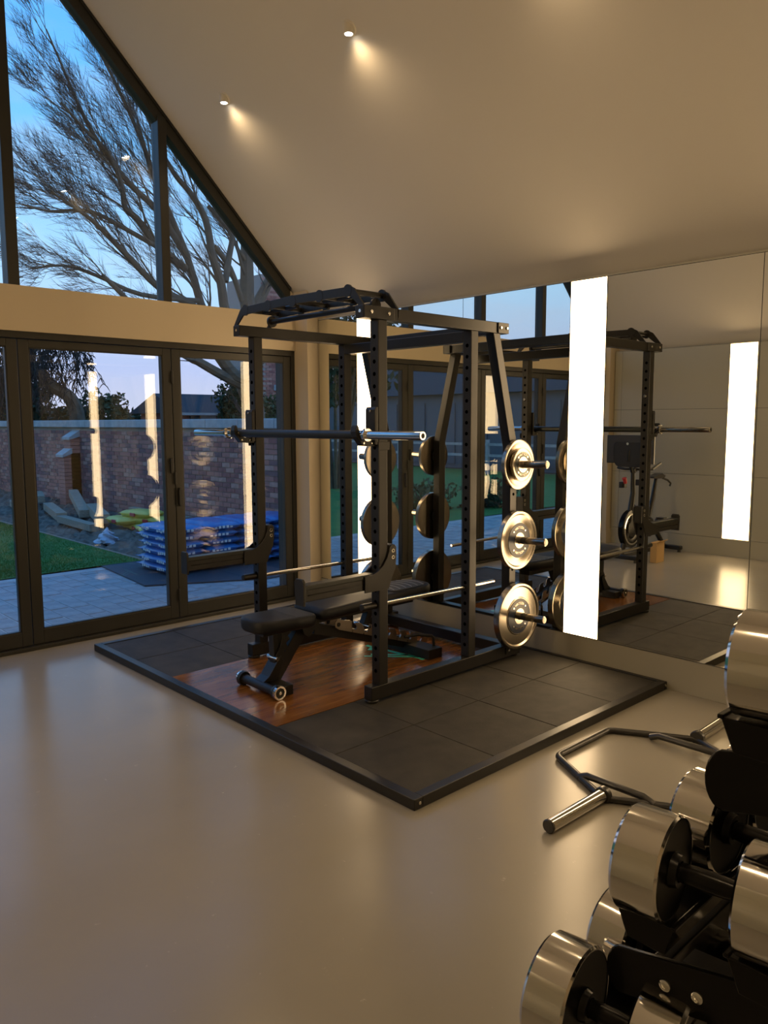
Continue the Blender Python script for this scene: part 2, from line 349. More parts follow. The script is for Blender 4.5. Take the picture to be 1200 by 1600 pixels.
# ---- gable windows (three bays right of the ridge, mirrored)
def gable(x0, x1, idx, sgn):
    # between mullions x0 (lower) and x1 (towards the ridge), outline under the ceiling
    zb = 2.50; f = .062
    z0, z1 = ceil_z(x0)-.012, ceil_z(x1)-.012
    outer = [(x0, zb), (x1, zb), (x1, z1), (x0, z0)]
    k = f*1.42+.03; xi0 = x0+(f*.5 if x1 > x0 else -f*.5); xi1 = x1-(f*.5 if x1 > x0 else -f*.5)
    inner = [(xi0, zb+f), (xi1, zb+f), (xi1, ceil_z(xi1)-.012-k), (xi0, ceil_z(xi0)-.012-k)]
    m = MB(); vs = [(p[0], y, p[1]) for y in (.0, .09) for p in outer+inner]; fs = []
    for j in range(4):
        j2 = (j+1) % 4
        fs += [(j, j2, 4+j2, 4+j), (8+j, 12+j, 12+j2, 8+j2), (j, 8+j, 8+j2, j2), (4+j, 4+j2, 12+j2, 12+j)]
    m.add(vs, fs)
    w = bpy.data.objects.new('window_%d' % idx, None); COL.objects.link(w); w.location = ((x0+x1)/2, .04, zb); struct(w)
    m.build('window_frame', K['alu'], w)
    MB().prism(inner, 'y', .032, .056).build('pane', K['glass'], w)
MU = [-.155, -1.348, -2.490]
gable(MU[0], MU[1], 1, 1); gable(MU[1], MU[2], 2, 1)
gable(2*XR-MU[0], 2*XR-MU[1], 4, 1); gable(2*XR-MU[1], MU[2]-.0, 3, 1)
struct(B(-1.384, -1.312, -.012, .10, 2.50, ceil_z(-1.312)-.02).build('trim_7', K['alu'], bevel=.004))
struct(B(-2.532, -2.455, -.012, .10, 2.50, ceil_z(-2.455)-.02).build('trim_8', K['alu'], bevel=.004))
struct(B(-3.668, -3.596, -.012, .10, 2.50, ceil_z(-3.668)-.02).build('trim_9', K['alu'], bevel=.004))
m = MB()
for x0, x1 in ((-.155, XR), (2*XR+.155, XR)):
    m.add([(x0, y, ceil_z(x0)-o) for y in (-.015, .0) for o in (.004, .03)]+[(x1, y, ceil_z(x1)-o) for y in (-.015, .0) for o in (.004, .03)],
          [(0,1,5,4),(2,6,7,3),(0,4,6,2),(1,3,7,5),(0,2,3,1),(4,5,7,6)])
struct(m.build('trim_10', K['aludark']))
struct(B(-.155, .12, .0, .09, 2.5, ceil_z(.12)-.03).box(XL-.12, XL+.155, .0, .09, 2.5, ceil_z(.12)-.03).prism([(-.155, 2.5), (.1, 2.5), (.1, ceil_z(.1)-.02), (-.155, ceil_z(-.155)-.02)], 'y', .001, .088).prism([(XL+.155, 2.5), (XL-.1, 2.5), (XL-.1, ceil_z(.1)-.02), (XL+.155, ceil_z(-.155)-.02)], 'y', .001, .088).build('trim_11', K['paint']))
# outer skin beside doors
struct(B(-.115, .25, .0, .3, -.1, 2.27).box(XL-.25, -4.865, .0, .3, -.1, 2.27).build('trim_12', K['alu']))
for o in bpy.data.objects:                  # the whole glazed wall stands at y = -0.10
    if o.parent is None and (o.name in ('wall_front', 'trim_1', 'trim_6', 'trim_7', 'trim_8', 'trim_9', 'trim_10', 'trim_11', 'trim_12') or o.name.startswith(('door_', 'window_'))): o.location.y -= .10

# ---- eyeball downlights
K['lampface'] = emit('lamp_face', (1, .93, .8), 30)
K['lampring'] = mat('white_lamp_ring', (.75, .70, .60), .4)
def downlight(x, y, label):
    z = ceil_z(x); n = Vector((-1, 0, -1)).normalized() if x > XR else Vector((1, 0, -1)).normalized()
    P = Vector((x, y, z)); t = thing('ceiling_downlight', label, 'light', tuple(P), 'eyeball downlights in the sloping ceiling')
    MB().ring(P+n*-.004, P+n*.006, [(0, .05), (.2, .05), (1, .044), (1, .034), (0, .034)], 28).build('trim_ring', K['lampring'], t, smooth=True)
    hd = MB(); d = Vector((0, 0, -1)); c0 = P+n*.006+Vector((0, 0, .004))
    hd.ring(c0-d*.045, c0+d*.034, [(0, .004), (.12, .02), (.35, .031), (.75, .032), (1, .030), (1, .024), (.88, .022)], 24)
    hd.build('lamp_head', K['lampring'], t, smooth=True)
    MB().cyl(c0+d*.022, c0+d*.029, .024, 20).build('lamp_face', K['lampface'], t)
    l = bpy.data.lights.new('lamp', 'SPOT'); l.energy = SPOT_W; l.color = SPOT_COL; l.spot_size = math.radians(150); l.spot_blend = .9; l.shadow_soft_size = .02
    lo = bpy.data.objects.new('bulb', l); COL.objects.link(lo); lo.parent = t; lo.location = c0+d*.04-P
for x, y, lb in ((-1.245, -.833, 'white eyeball downlight on the ceiling, nearer the gable window'), (-1.245, -2.181, 'white eyeball downlight high on the ceiling, nearer the picture top'),
                 (-1.245, -3.53, 'eyeball downlight above the near edge of the platform, out of frame'), (-1.245, -4.88, 'eyeball downlight above the trap bar, out of frame'),
                 (-1.245, -6.23, 'eyeball downlight behind the dumbbell rack, out of frame'), (-1.245, -7.58, 'eyeball downlight by the back wall over the mirrors, out of frame'),
                 (-3.735, -.833, 'eyeball downlight on the left slope beside the gable window, out of frame'), (-3.735, -2.181, 'eyeball downlight over the exercise bike, seen as a reflection in the glass'),
                 (-3.735, -3.53, 'eyeball downlight over the open floor left of the platform, out of frame'), (-3.735, -4.88, 'eyeball downlight just ahead of the camera on the left slope'),
                 (-3.735, -6.23, 'eyeball downlight just behind the camera'), (-3.735, -7.58, 'eyeball downlight on the left slope by the back wall')):
    downlight(x, y, lb)

# ================================================================== LIFTING PLATFORM
PX0, PX1, PY0, PY1, PH = -2.192, -.004, -3.652, -.432, .050
t = thing('lifting_platform', 'framed lifting platform with rubber tiles and a varnished wood centre under the rack', 'platform', (-1.1, -2.04, 0))
B(PX0, PX0+.05, PY0, PY1, 0, PH).build('frame_rail', K['black'], t, bevel=.003)
B(PX0+.05, PX1-.03, PY0, PY0+.05, 0, PH).build('frame_rail', K['black'], t, bevel=.003)
B(PX0+.05, PX1-.03, PY1-.05, PY1, 0, PH).build('frame_rail', K['black'], t, bevel=.003)
B(PX1-.03, PX1, PY0, PY1, 0, PH).build('frame_rail', K['black'], t, bevel=.003)
for x, y in ((PX0+.03, PY0-.001), (PX1-.02, PY0-.001)):
    MB().cyl((x, y-.004, .028), (x, y+.004, .028), .007, 12, c=.001).build('rail_bolt', K['bolt'], t)
B(PX0+.05, PX1-.03, PY0+.05, PY1-.05, 0, .006).build('under_board', K['rubber'], t)
WY0, WY1 = -2.583, -1.475
xs = [-2.140, -1.600, -1.077, -.552, -.036]
for (ya, yb, yc) in ((PY0+.052, -3.063, WY0-.002), (WY1+.002, -.985, PY1-.052)):
    for (a, b) in ((ya, yb), (yb, yc)):
        for i in range(4):
            B(xs[i]+.0018, xs[i+1]-.0018, a+.0018, b-.0018, .006, .0455+random.uniform(-.0006, .0006)).build('rubber_tile', K['rubber'], t, bevel=.003)
wd = B(xs[0]+.001, xs[4]-.001, WY0, WY1, .006, .046).build('wooden_board', K['wood'], t)
m = MB()
for (x0, y0, x1, y1, w) in ((-.62, -2.30, -.92, -1.98, .030), (-.68, -2.30, -.98, -1.98, .022), (-.74, -2.28, -.80, -1.80, .03), (-.60, -2.30, -.66, -1.86, .026), (-.60, -2.30, -.76, -2.30, .026), (-.86, -1.9, -.60, -1.75, .03)):
    m.beam((x0, y0, .0463), (x1, y1, .0463), w, .0012)
m.build('painted_emblem', K['teal'], t)

# ================================================================== POWER RACK
XF, SW, YN, YL, ZT, XM, XE = -1.5006, .0657, -2.6945, -1.4455, 2.2387, -.7351, -.3817
rk = thing('power_rack', 'black steel power rack with four uprights, angled rear posts and pull-up bars', 'rack', (-.95, -2.07, .046))
ZB, HB = .062, .142
sides = [(YN, YN+SW, -1), (YL-SW, YL, 1)]
for (y0, y1, sg) in sides:
    B(XF-.061, -.20, y0, y1, ZB, HB).build('base_beam', K['black'], rk, bevel=.004)
    for x in (XF-.03, -.235):
        MB().cyl((x, (y0+y1)/2, .0462), (x, (y0+y1)/2, ZB), .040 if x < -1 else .03, 20, c=.003).build('foot_pad', K['black'], rk, smooth=True)
    for x in (XF, XM):
        B(x, x+SW, y0, y1, HB, ZT-.067).build('upright', K['black'], rk, bevel=.004)
        hm = MB(); z = .22
        while z < 2.10:
            hm.cyl((x-.0010, (y0+y1)/2, z), (x+.001, (y0+y1)/2, z), .0115, 12)
            hm.cyl((x+SW-.001, (y0+y1)/2, z), (x+SW+.0010, (y0+y1)/2, z), .0115, 12)
            z += .0665
        stuff(hm.build('adjustment_hole', K['hole'], rk))
    # foot stub collar at the front upright
    B(XF-.002, XF+.012, y0-.002, y1+.002, HB, HB+.004).build('weld_collar', K['black'], rk)
    # top beam with bolted end plates
    B(XF-.107, XE, y0, y1, ZT-.067, ZT).build('top_beam', K['black'], rk, bevel=.004)
    yo = y0-.004 if sg < 0 else y1+.004
    for (a, b) in ((XF-.105, XF+.115), (XE-.105, XE-.001)):
        B(a, b, yo-.0045, yo+.0045, ZT-.066, ZT-.001).build('splice_plate', K['black'], rk, bevel=.002)
        for q in (.22, .80):
            xx = a+(b-a)*q; MB().cyl((xx, yo, ZT-.033), (xx, yo+sg*.012, ZT-.033), .0095, 14, c=.002).build('beam_bolt', K['bolt'], rk)
    # cranked rear storage post
    pm = MB(); W2 = .066
    pts = [(-.526, ZT-.067), (-.336, 1.47), (-.328, HB)]
    poly = [(-.526, ZT-.067), (-.338, 1.46), (-.328, HB), (-.262, HB), (-.268, 1.47), (-.460, ZT-.067)]
    pm.prism(poly, 'y', y0, y1); pm.build('rear_post', K['black'], rk, bevel=.004)
    hm = MB()
    for z in (.5, .65, 1.0, 1.15): hm.cyl((-.30, yo-sg*.0042, z), (-.30, yo-sg*.0032, z), .010, 12)
    stuff(hm.build('adjustment_hole', K['hole'], rk))
    # weight pegs
    for z in (1.345, .85, .345):
        yb = y0 if sg < 0 else y1
        MB().cyl((-.298, yb, z), (-.298, yb+sg*.016, z), .040, 20, c=.003).build('peg_flange', K['black'], rk, smooth=True)
        MB().cyl((-.298, yb+sg*.010, z), (-.298, yb+sg*.262, z+.008), .0245, 24, c=.004).build('weight_peg', K['peg'], rk, smooth=True)
    B(-.36, -.20, (y0 if sg < 0 else y1)-.0, (y0 if sg < 0 else y1)+sg*.006, HB-.06, HB-.012).build('gusset', K['black'], rk, bevel=.002)
    MB().cyl((-.335, (y0 if sg < 0 else y1)+sg*.004, .11), (-.335, (y0 if sg < 0 else y1)+sg*.014, .11), .009, 12, c=.002).build('base_bolt', K['bolt'], rk)
# cross members
B(-.335, -.265, YN+SW, YL-SW, .066, .142).build('rear_cross_beam', K['black'], rk, bevel=.004)
B(XM-.0, XM+SW, YN+SW, YL-SW, ZT-.134, ZT-.068).build('top_cross_beam', K['black'], rk, bevel=.004)
B(XE-.08, XE-.014, YN+SW, YL-SW, ZT-.066, ZT-.002).build('top_cross_beam', K['black'], rk, bevel=.004)
# pull-up assembly: two cranked plates joined by grip tubes
def crank(x, name):
    top = ZT+.105; b = ZT-.050
    o = [(YL-.0, b), (YL-.0, b+.05), (YL-.075, top-.012), (YL-.10, top), (-2.07, top+.012), (YN+.10, top), (YN+.075, top-.012), (YN, b+.05), (YN, b)]
    i = [(YN+.045, b), (YN+.045, b+.055), (YN+.112, top-.048), (-2.07, top-.036), (YL-.112, top-.048), (YL-.045, b+.055), (YL-.045, b)]
    MB().prism(o+i, 'x', x-.005, x+.005).build(name, K['black'], rk, bevel=.0015)
    for y in (YN+.13, -2.32, -2.07, -1.82, YL-.13): MB().cyl((x-.0062, y, top-.02), (x+.0062, y, top-.02), .034, 20).build('grip_boss', K['black'], rk)
crank(XF-.100, 'pull_up_plate'); crank(XF+.150, 'pull_up_plate')
zt_ = ZT+.085
for y, zz in ((YN+.13, zt_), (-2.32, zt_), (-2.07, zt_), (-1.82, zt_), (YL-.13, zt_)):
    MB().tube([(XF-.10, y, zz), (XF+.150, y, zz)], .0155, 14).build('grip_tube', K['black'], rk, smooth=True)
for (y0, y1) in ((YN+.13, -2.20), (-1.94, YL-.13)):
    MB().tube([(XF+.03, y0, zt_-.0), (XF+.03, (y0+y1)/2, zt_+.0), (XF+.03, y1, zt_)], .0155, 14).build('grip_tube', K['black'], rk, smooth=True)
MB().tube([(XF+.10, YN+.13, zt_-.055), (XF+.10, YL-.13, zt_-.055)], .017, 14).build('long_pull_up_bar', K['black'], rk, smooth=True)
for y in (YN+.13, YL-.13):
    MB().cyl((XF+.10, y-.007, zt_-.055), (XF+.10, y+.007, zt_-.055), .036, 20).build('bar_end_plate', K['black'], rk)
for sgx in (XF-.107, XF+.157):
    for y in (YN+.028, YL-.028): MB().cyl((sgx-.001, y, ZT-.03), (sgx+.001, y, ZT-.03), .009, 12).build('plate_bolt', K['bolt'], rk)
# bar holders (J-cups)
for (y0, y1, sg) in sides:
    yc = (y0+y1)/2; yo = y0-.006 if sg < 0 else y1+.006
    j = bpy.data.objects
    jc = MB().prism([(XF-.032, 1.50), (XF-.008, 1.50), (XF-.008, 1.705), (XF-.024, 1.705), (XF-.032, 1.69)], 'y', y0-.006, y1+.006).build('bar_holder', K['black'], rk, bevel=.003)
    MB().prism([(XF-.150, 1.600), (XF-.158, 1.572), (XF-.150, 1.545), (XF-.125, 1.520), (XF-.105, 1.495), (XF-.030, 1.490), (XF-.006, 1.490), (XF-.006, 1.524), (XF-.075, 1.524), (XF-.120, 1.540), (XF-.135, 1.600)], 'y', yc-.022, yc+.022).build('hook', K['black'], jc, bevel=.002)
    MB().prism([(XF-.145, 1.605), (XF-.152, 1.58), (XF-.13, 1.545), (XF-.09, 1.522), (XF-.09, 1.528), (XF-.125, 1.546), (XF-.140, 1.59), (XF-.135, 1.605)], 'y', yc-.018, yc+.018).build('liner', K['shaft'], jc)
    for (x, z) in ((XF-.125, 1.555), (XF-.100, 1.510), (XF-.040, 1.508)):
        MB().cyl((x, yc-.026, z), (x, yc+.026, z), .006, 10, c=.001).build('hook_bolt', K['bolt'], jc)
    MB().cyl((XF-.038, yc, 1.682), (XF-.024, yc, 1.682), .008, 12, c=.002).build('hook_bolt', K['bolt'], jc)
    B(XF-.010, XF+SW+.008, yo-.004, yo+.004, 1.47, 1.515).build('side_cheek', K['black'], jc, bevel=.002)
    # lock pin seen from behind
    MB().cyl((XF+SW, yc, 1.82), (XF+SW+.012, yc, 1.82), .012, 14, c=.003).build('lock_pin', K['bolt'], rk)
# safety rods
for (y0, y1, sg) in sides:
    yc = (y0+y1)/2
    r = MB().tube([(XF-.05, yc, .600), (-.47, yc, .588)], .0125, 18).build('safety_rod', K['brushed'], rk, smooth=True)
    MB().cyl((XF-.105, yc, .601), (XF-.002, yc, .600), .0205, 20, c=.004).build('rod_grip', K['black'], r, smooth=True)
    MB().cyl((-.485, yc, .5882), (-.455, yc, .588), .0135, 18, c=.003).build('rod_tip', K['chrome'], r, smooth=True)
# spotter arms
for (y0, y1, sg) in sides:
    yc = (y0+y1)/2; zA, zB = .695, .790
    am = B(-2.02, XF-.004, yc-.030, yc+.030, zA+.008, zB-.014).build('spotter_arm', K['black'], rk, bevel=.004)
    B(-2.02, XF-.004, yc-.033, yc+.033, zB-.026, zB).build('wear_strip', K['shaft'], am, bevel=.004)
    gm = MB()
    for s_ in (-1, 1):
        gm.box(-2.0, XF-.02, yc+s_*.030-.002, yc+s_*.030+.002, zA+.040, zA+.046)
    gm.build('groove_rib', K['blackgloss'], am)
    MB().prism([(yc-.036, zA-.012), (yc+.036, zA-.012), (yc+.038, zB+.018), (yc+.026, zB+.034), (yc-.026, zB+.034), (yc-.038, zB+.018)], 'x', -2.032, -2.018).build('end_stop', K['black'], am, bevel=.003)
    for (o, nm) in ((y0-.007, 'bracket_plate'), (y1+.007, 'bracket_plate')):
        P = [(XF-.115, .692), (XF-.115, .782), (XF-.06, .786), (XF-.02, .800), (XF+.02, .828), (XF+.048, .862), (XF+.066, .90), (XF+.070, .925), (XF+.084, .938), (XF+.108, .938), (XF+.122, .925), (XF+.122, .86), (XF+.112, .80), (XF+.085, .745), (XF+.066, .700), (XF+.062, .692)]
        MB().prism(P, 'y', o-.004, o+.004).build(nm, K['black'], am, bevel=.001)
        for z in (.905, .868):
            MB().ring((XF+.097, o-.0055, z), (XF+.097, o+.0055, z), [(0, .007), (0, .0115), (1, .0115), (1, .007)], 18).build('hole_ring', K['bolt'], am)
            MB().cyl((XF+.097, o-.0048, z), (XF+.097, o+.0048, z), .0075, 14).build('bolt_hole', K['aludark'], am)
    B(XF+SW+.002, XF+.118, y0-.004, y1+.004, .80, .94).build('bracket_spacer', K['black'], am, bevel=.006)

# ================================================================== BARBELL
BX, BZ, BY = -1.6026, 1.5539, -3.128
bb = thing('barbell', 'long barbell with bright sleeves resting across the rack bar holders', 'barbell', (BX, BY+1.1, BZ))
MB().tube([(BX, BY+.44, BZ), (BX, BY+1.76, BZ)], .0245, 24).build('shaft', K['shaft'], bb, smooth=True)
for a, s_ in ((BY, 1), (BY+2.2, -1)):
    MB().ring((BX, a, BZ), (BX, a+s_*.415, BZ), [(0, .014), (0, .0205), (.008, .023), (.99, .023), (1, .02)], 28).build('sleeve', K['brushed'], bb, smooth=True)
    MB().cyl((BX, a+s_*.004, BZ), (BX, a+s_*.012, BZ), .013, 16).build('end_cap', K['aludark'], bb)
    MB().cyl((BX, a+s_*.405, BZ), (BX, a+s_*.428, BZ), .037, 28, c=.003).build('collar', K['chrome'], bb, smooth=True)
    MB().cyl((BX, a+s_*.428, BZ), (BX, a+s_*.475, BZ), .026, 24, c=.002).build('bushing', K['chrome'], bb, smooth=True)

# ================================================================== WEIGHT PLATES
def plate(D, T, name, label, loc, sg, ring_d, textbody, blue=True):
    t = thing('weight_plate', label, 'weight plate', loc, 'steel plates on the rack pegs'); R = D/2; x, y, z = loc
    f0 = y; f1 = y+sg*T
    o = MB().ring((x, f0, z), (x, f1, z), [(0, .026), (0, R-.004), (.08, R), (.92, R), (1, R-.004), (1, R-.016), (.80, R-.026), (.80, ring_d+.006), (.90, ring_d), (.90, .026), (0, .026)], 72)
    o.build('disc', K['steel'], t, smooth=True)
    MB().ring((x, f1-sg*T*.11, z), (x, f1-sg*T*.02, z), [(0, .035), (1, .036), (1, ring_d-.006), (0, ring_d-.004)], 56).build('label_ring', K['shaft'] if not blue else K['platering'], t, smooth=True)
    MB().ring((x, f0, z), (x, f1+sg*.002, z), [(0, .0252), (0, .052), (1, .052), (1, .0252)], 40).build('hub', K['steel'], t, smooth=True)
    for k in range(4):
        an = PI/4+k*PI/2; rr = (ring_d+.050)/2
        px, pz = x+rr*math.cos(an), z+rr*math.sin(an)
        MB().cyl((px, f1-sg*.004, pz), (px, f1+sg*.0015, pz), .0065, 14, c=.001).build('hub_bolt', K['bolt'], t)
    rr = (ring_d+.050)/2
    for k in range(2):
        for i, ch in enumerate(textbody):
            an = (PI/2 if k == 0 else -PI/2) - (i-(len(textbody)-1)/2)*(.26*(.075/rr)*.8)*(1 if k == 0 else -1)
            px, pz = x+rr*math.cos(an)*(1 if sg < 0 else -1), z+rr*math.sin(an)
            ro = an-PI/2 if k == 0 else an+PI/2
            M = Matrix.Translation((px, f1-sg*T*.02+sg*.001, pz)) @ Matrix.Rotation(0 if sg < 0 else PI, 4, 'Z') @ Matrix.Rotation(PI/2, 4, 'X') @ Matrix.Rotation(ro, 4, 'Z')
            text('lettering', ch, .024, M, K['peg'], t)
    return t
K['platering'] = mat('dark_blue_ring', (.012, .016, .03), .3, 0., .3)
for sg, yb, side in ((-1, YN-.018, 'near'), (1, YL+.018, 'far')):
    w = 'near side' if sg < 0 else 'far side'
    plate(.437, .046, '', 'large steel weight plate on the lowest peg, %s of the rack' % w, (-.298, yb, .345), sg, .122, 'WATSON')
    plate(.385, .036, '', 'medium steel weight plate on the middle peg, %s of the rack' % w, (-.298, yb, .85), sg, .120, 'WATSON')
    plate(.322, .030, '', 'smaller steel weight plate on the top peg, %s of the rack' % w, (-.298, yb, 1.345), sg, .095, 'WATSON')
    plate(.215, .022, '', 'smallest steel disc stacked in front on the top peg, %s of the rack' % w, (-.298, yb+sg*.0325, 1.346), sg, .086, 'WATSON', False)

# ================================================================== ADJUSTABLE BENCH
BYC, BZ0 = -2.085, .046
bn = thing('adjustable_bench', 'black padded adjustable bench standing inside the rack', 'bench', (-1.2, BYC, BZ0))
def rounded(poly, r=.03, n=5):
    out = []
    m_ = len(poly)
    for i in range(m_):
        p0, p1, p2 = Vector(poly[i-1]), Vector(poly[i]), Vector(poly[(i+1) % m_])
        a = p1+(p0-p1).normalized()*min(r, (p0-p1).length/2.1); b = p1+(p2-p1).normalized()*min(r, (p2-p1).length/2.1)
        for k in range(n+1):
            s = k/n; out.append(tuple((1-s)**2*a+2*s*(1-s)*p1+s*s*b))
    return out
# seat: nose narrower, hull shaped underneath
def pad(outline, z0, z1, name, par, slope=0., x0=0.):
    b = MB(); n = len(outline); cx = sum(p[0] for p in outline)/n; cy = sum(p[1] for p in outline)/n
    lay = [(z0, .90), (z0+.012, .975), ((z0+z1)/2, 1.0), (z1-.012, .985), (z1-.002, .93), (z1+.002, .80)]
    vs = []
    for z, k in lay:
        for p in outline:
            x = cx+(p[0]-cx)*(1-(1-k)*.35 if True else k); y = cy+(p[1]-cy)*k
            vs.append((x, y, z+slope*(x-x0)))
    fs = []
    for i in range(len(lay)-1):
        for k in range(n): fs.append((i*n+k, i*n+(k+1) % n, (i+1)*n+(k+1) % n, (i+1)*n+k))
    fs += [tuple(range(n))[::-1], tuple((len(lay)-1)*n+k for k in range(n))]
    b.add(vs, fs); o = b.build(name, K['vinyl'], par, smooth=True, auto=1.2); return o
seat_o = rounded([(-1.975, BYC-.085), (-1.90, BYC-.150), (-1.56, BYC-.155), (-1.56, BYC+.155), (-1.90, BYC+.150), (-1.975, BYC+.085)], .07)
st = pad(seat_o, .415, .488, 'seat', bn, -.03, -1.77)
for x in (-1.84, -1.72): B(x-.001, x+.001, BYC-.12, BYC+.12, .4895, .4905).build('stitch', K['vinylpat'], st)
back_o = rounded([(-1.545, BYC-.155), (-.62, BYC-.150), (-.53, BYC-.09), (-.53, BYC+.09), (-.62, BYC+.150), (-1.545, BYC+.155)], .05)
bp = pad(back_o, .432, .500, 'back_pad', bn, .02, -1.54)
pn = MB()
po = rounded([(-.92, BYC-.125), (-.64, BYC-.12), (-.575, BYC-.07), (-.575, BYC+.07), (-.64, BYC+.12), (-.92, BYC+.125)], .04)
pn.prism(po, 'z', .513, .5225); pp = pn.build('patterned_headrest', K['vinylpat'], bn, smooth=True)
lm = MB()
for i in range(6):
    x = -.89+.055*i
    lm.tube([(x+.03*math.sin(PI*(k/8))-.01, BYC-.105+.21*k/8, .5232) for k in range(9)], .0022, 5)
lm.build('wave_stitching', K['line'], pp)
# frame
B(-1.52, -.66, BYC-.045, BYC+.045, .395, .435).build('pad_rail', K['black'], bn, bevel=.003)
B(-1.90, -1.60, BYC-.05, BYC+.05, .385, .415).build('seat_rail', K['black'], bn, bevel=.003)
MB().cyl((-1.545, BYC-.075, .435), (-1.545, BYC+.075, .435), .028, 20, c=.003).build('pivot', K['black'], bn, smooth=True)
for s_ in (-1, 1): MB().cyl((-1.545, BYC+s_*.075, .435), (-1.545, BYC+s_*.082, .435), .009, 12, c=.002).build('pivot_bolt', K['bolt'], bn)
for s_ in (-1, 1):
    MB().prism([(-1.60, .47), (-1.50, .47), (-1.50, .40), (-1.58, .33), (-1.62, .36), (-1.64, .42)], 'y', BYC+s_*.060, BYC+s_*.068).build('pivot_cheek', K['black'], bn, bevel=.001)
MB().beam((-1.82, BYC, .085), (-1.56, BYC, .42), .075, .055, (0, 1, 0)).build('front_leg', K['black'], bn, bevel=.003)
MB().beam((-1.79, BYC, .17), (-1.795, BYC, .40), .036, .05, (0, 1, 0)).build('seat_post', K['black'], bn, bevel=.003)
for s_ in (-1, 1):
    P = [(-1.765, .40), (-1.70, .40), (-1.69, .375), (-1.715, .36), (-1.70, .335), (-1.73, .315), (-1.715, .29), (-1.745, .27), (-1.735, .245), (-1.78, .205), (-1.815, .22), (-1.80, .26), (-1.77, .30), (-1.76, .35)]
    MB().prism(P, 'y', BYC+s_*.034-.003, BYC+s_*.034+.003).build('seat_ladder', K['black'], bn, bevel=.001)
MB().cyl((-1.80, BYC-.05, .235), (-1.80, BYC+.05, .235), .013, 14, c=.002).build('ladder_pin', K['chrome'], bn, smooth=True)
MB().prism([(-1.90, .115), (-1.86, .14), (-1.775, .25), (-1.75, .215), (-1.80, .10)], 'y', BYC-.045, BYC+.045).build('leg_gusset', K['black'], bn, bevel=.002)
ft = MB().tube([(-1.895, BYC-.165, .088), (-1.895, BYC+.165, .088)], .027, 22).build('front_foot', K['black'], bn, smooth=True)
for s_ in (-1, 1):
    MB().ring((-1.895, BYC+s_*.160, .088), (-1.895, BYC+s_*.198, .088), [(0, .028), (0, .0405), (.15, .042), (.85, .042), (1, .038), (1, .0001)], 30).build('wheel', K['shaft'], ft, smooth=True)
    MB().ring((-1.895, BYC+s_*.186, .088), (-1.895, BYC+s_*.201, .088), [(0, .036), (0, .0425), (1, .0405), (1, .030), (.5, .029)], 30).build('wheel_rim', K['chrome'], ft, smooth=True)
    MB().cyl((-1.895, BYC+s_*.198, .088), (-1.895, BYC+s_*.206, .088), .010, 14, c=.003).build('wheel_bolt', K['bolt'], ft)
B(-1.86, -1.775, BYC-.165, BYC+.06, .0462, .105).build('front_block', K['black'], bn, bevel=.004)
# steel ladder with numbered notches
for s_ in (-1, 1):
    top = [(-1.345, .395), (-1.365, .375), (-1.36, .345), (-1.33, .325), (-.60, .085), (-.545, .075), (-.525, .10), (-.55, .14)]
    n_ = 7; P = list(top)
    for k in range(n_):
        q = .06+k*.125; x = -.55+(-1.345+.55)*q; z = .14+(.395-.14)*q
        dx = -.0950; dz = .0305
        P += [(x, z), (x-.002, z-.004), (x+.012, z-.030), (x-.004, z-.046), (x-.030, z-.036), (x-.036, z-.012), (x-.044, z+.014), (x-.060, z+.022)]
    o = MB().prism(P, 'y', BYC+s_*.052-.003, BYC+s_*.052+.003).build('notched_ladder', K['steelplate'], bn)
    MB().cyl((-1.337, BYC+s_*.046, .360), (-1.337, BYC+s_*.058, .360), .014, 18).build('ladder_boss', K['black'], o)
    if s_ < 0:
        for k, ch in enumerate('1234567'):
            q = .10+k*.125; x = -.55+(-1.345+.55)*q; z = .14+(.395-.14)*q-.066
            M = Matrix.Translation((x, BYC-.0556, z)) @ Matrix.Rotation(PI/2, 4, 'X') @ Matrix.Rotation(-.30, 4, 'Z')
            text('number', ch, .026, M, K['aludark'], o)
MB().beam((-1.50, BYC, .36), (-.62, BYC, .085), .07, .05, (0, 1, 0)).build('spine', K['black'], bn, bevel=.003)
MB().beam((-1.03, BYC, .40), (-1.08, BYC, .30), .045, .05, (0, 1, 0)).build('strut', K['black'], bn, bevel=.003)
MB().cyl((-1.09, BYC-.075, .305), (-1.09, BYC+.075, .305), .012, 14, c=.002).build('strut_pin', K['chrome'], bn, smooth=True)
B(-.735, -.605, BYC-.265, BYC+.265, .0462, .112).build('rear_foot', K['black'], bn, bevel=.004)
MB().tube([(-.62, BYC-.20, .10), (-.62, BYC-.20, .165), (-.63, BYC-.19, .18), (-.70, BYC-.12, .185), (-.80, BYC-.10, .185)], .010, 12).build('carry_handle', K['black'], bn, smooth=True)

# ================================================================== HEX TRAP BAR
hb = thing('hex_trap_bar', 'black hexagonal trap bar with steel sleeves lying on the floor', 'trap bar', (-1.09, -4.147, 0))
hz = .0285
for a, b in (((-1.927, -4.14, .0275), (-1.553, -4.147, hz)), ((-.232, -4.136, .0275), (-.636, -4.146, hz))):
    MB().cyl(a, b, .0275, 28, c=.002).build('sleeve', K['brushed'], hb, smooth=True)
    A_, B_ = Vector(a), Vector(b); d = (A_-B_).normalized()
    MB().cyl(A_+d*-.006, A_+d*.008, .0285, 26, c=.004).build('end_cap', K['hexblack'], hb, smooth=True)
    MB().cyl(B_+d*.0, B_-d*.03, .036, 24, c=.004).build('hub', K['hexblack'], hb, smooth=True)
hexp = [(-1.545, -4.147), (-1.325, -3.765), (-.86, -3.765), (-.645, -4.146), (-.86, -4.53), (-1.325, -4.53)]
pts = []
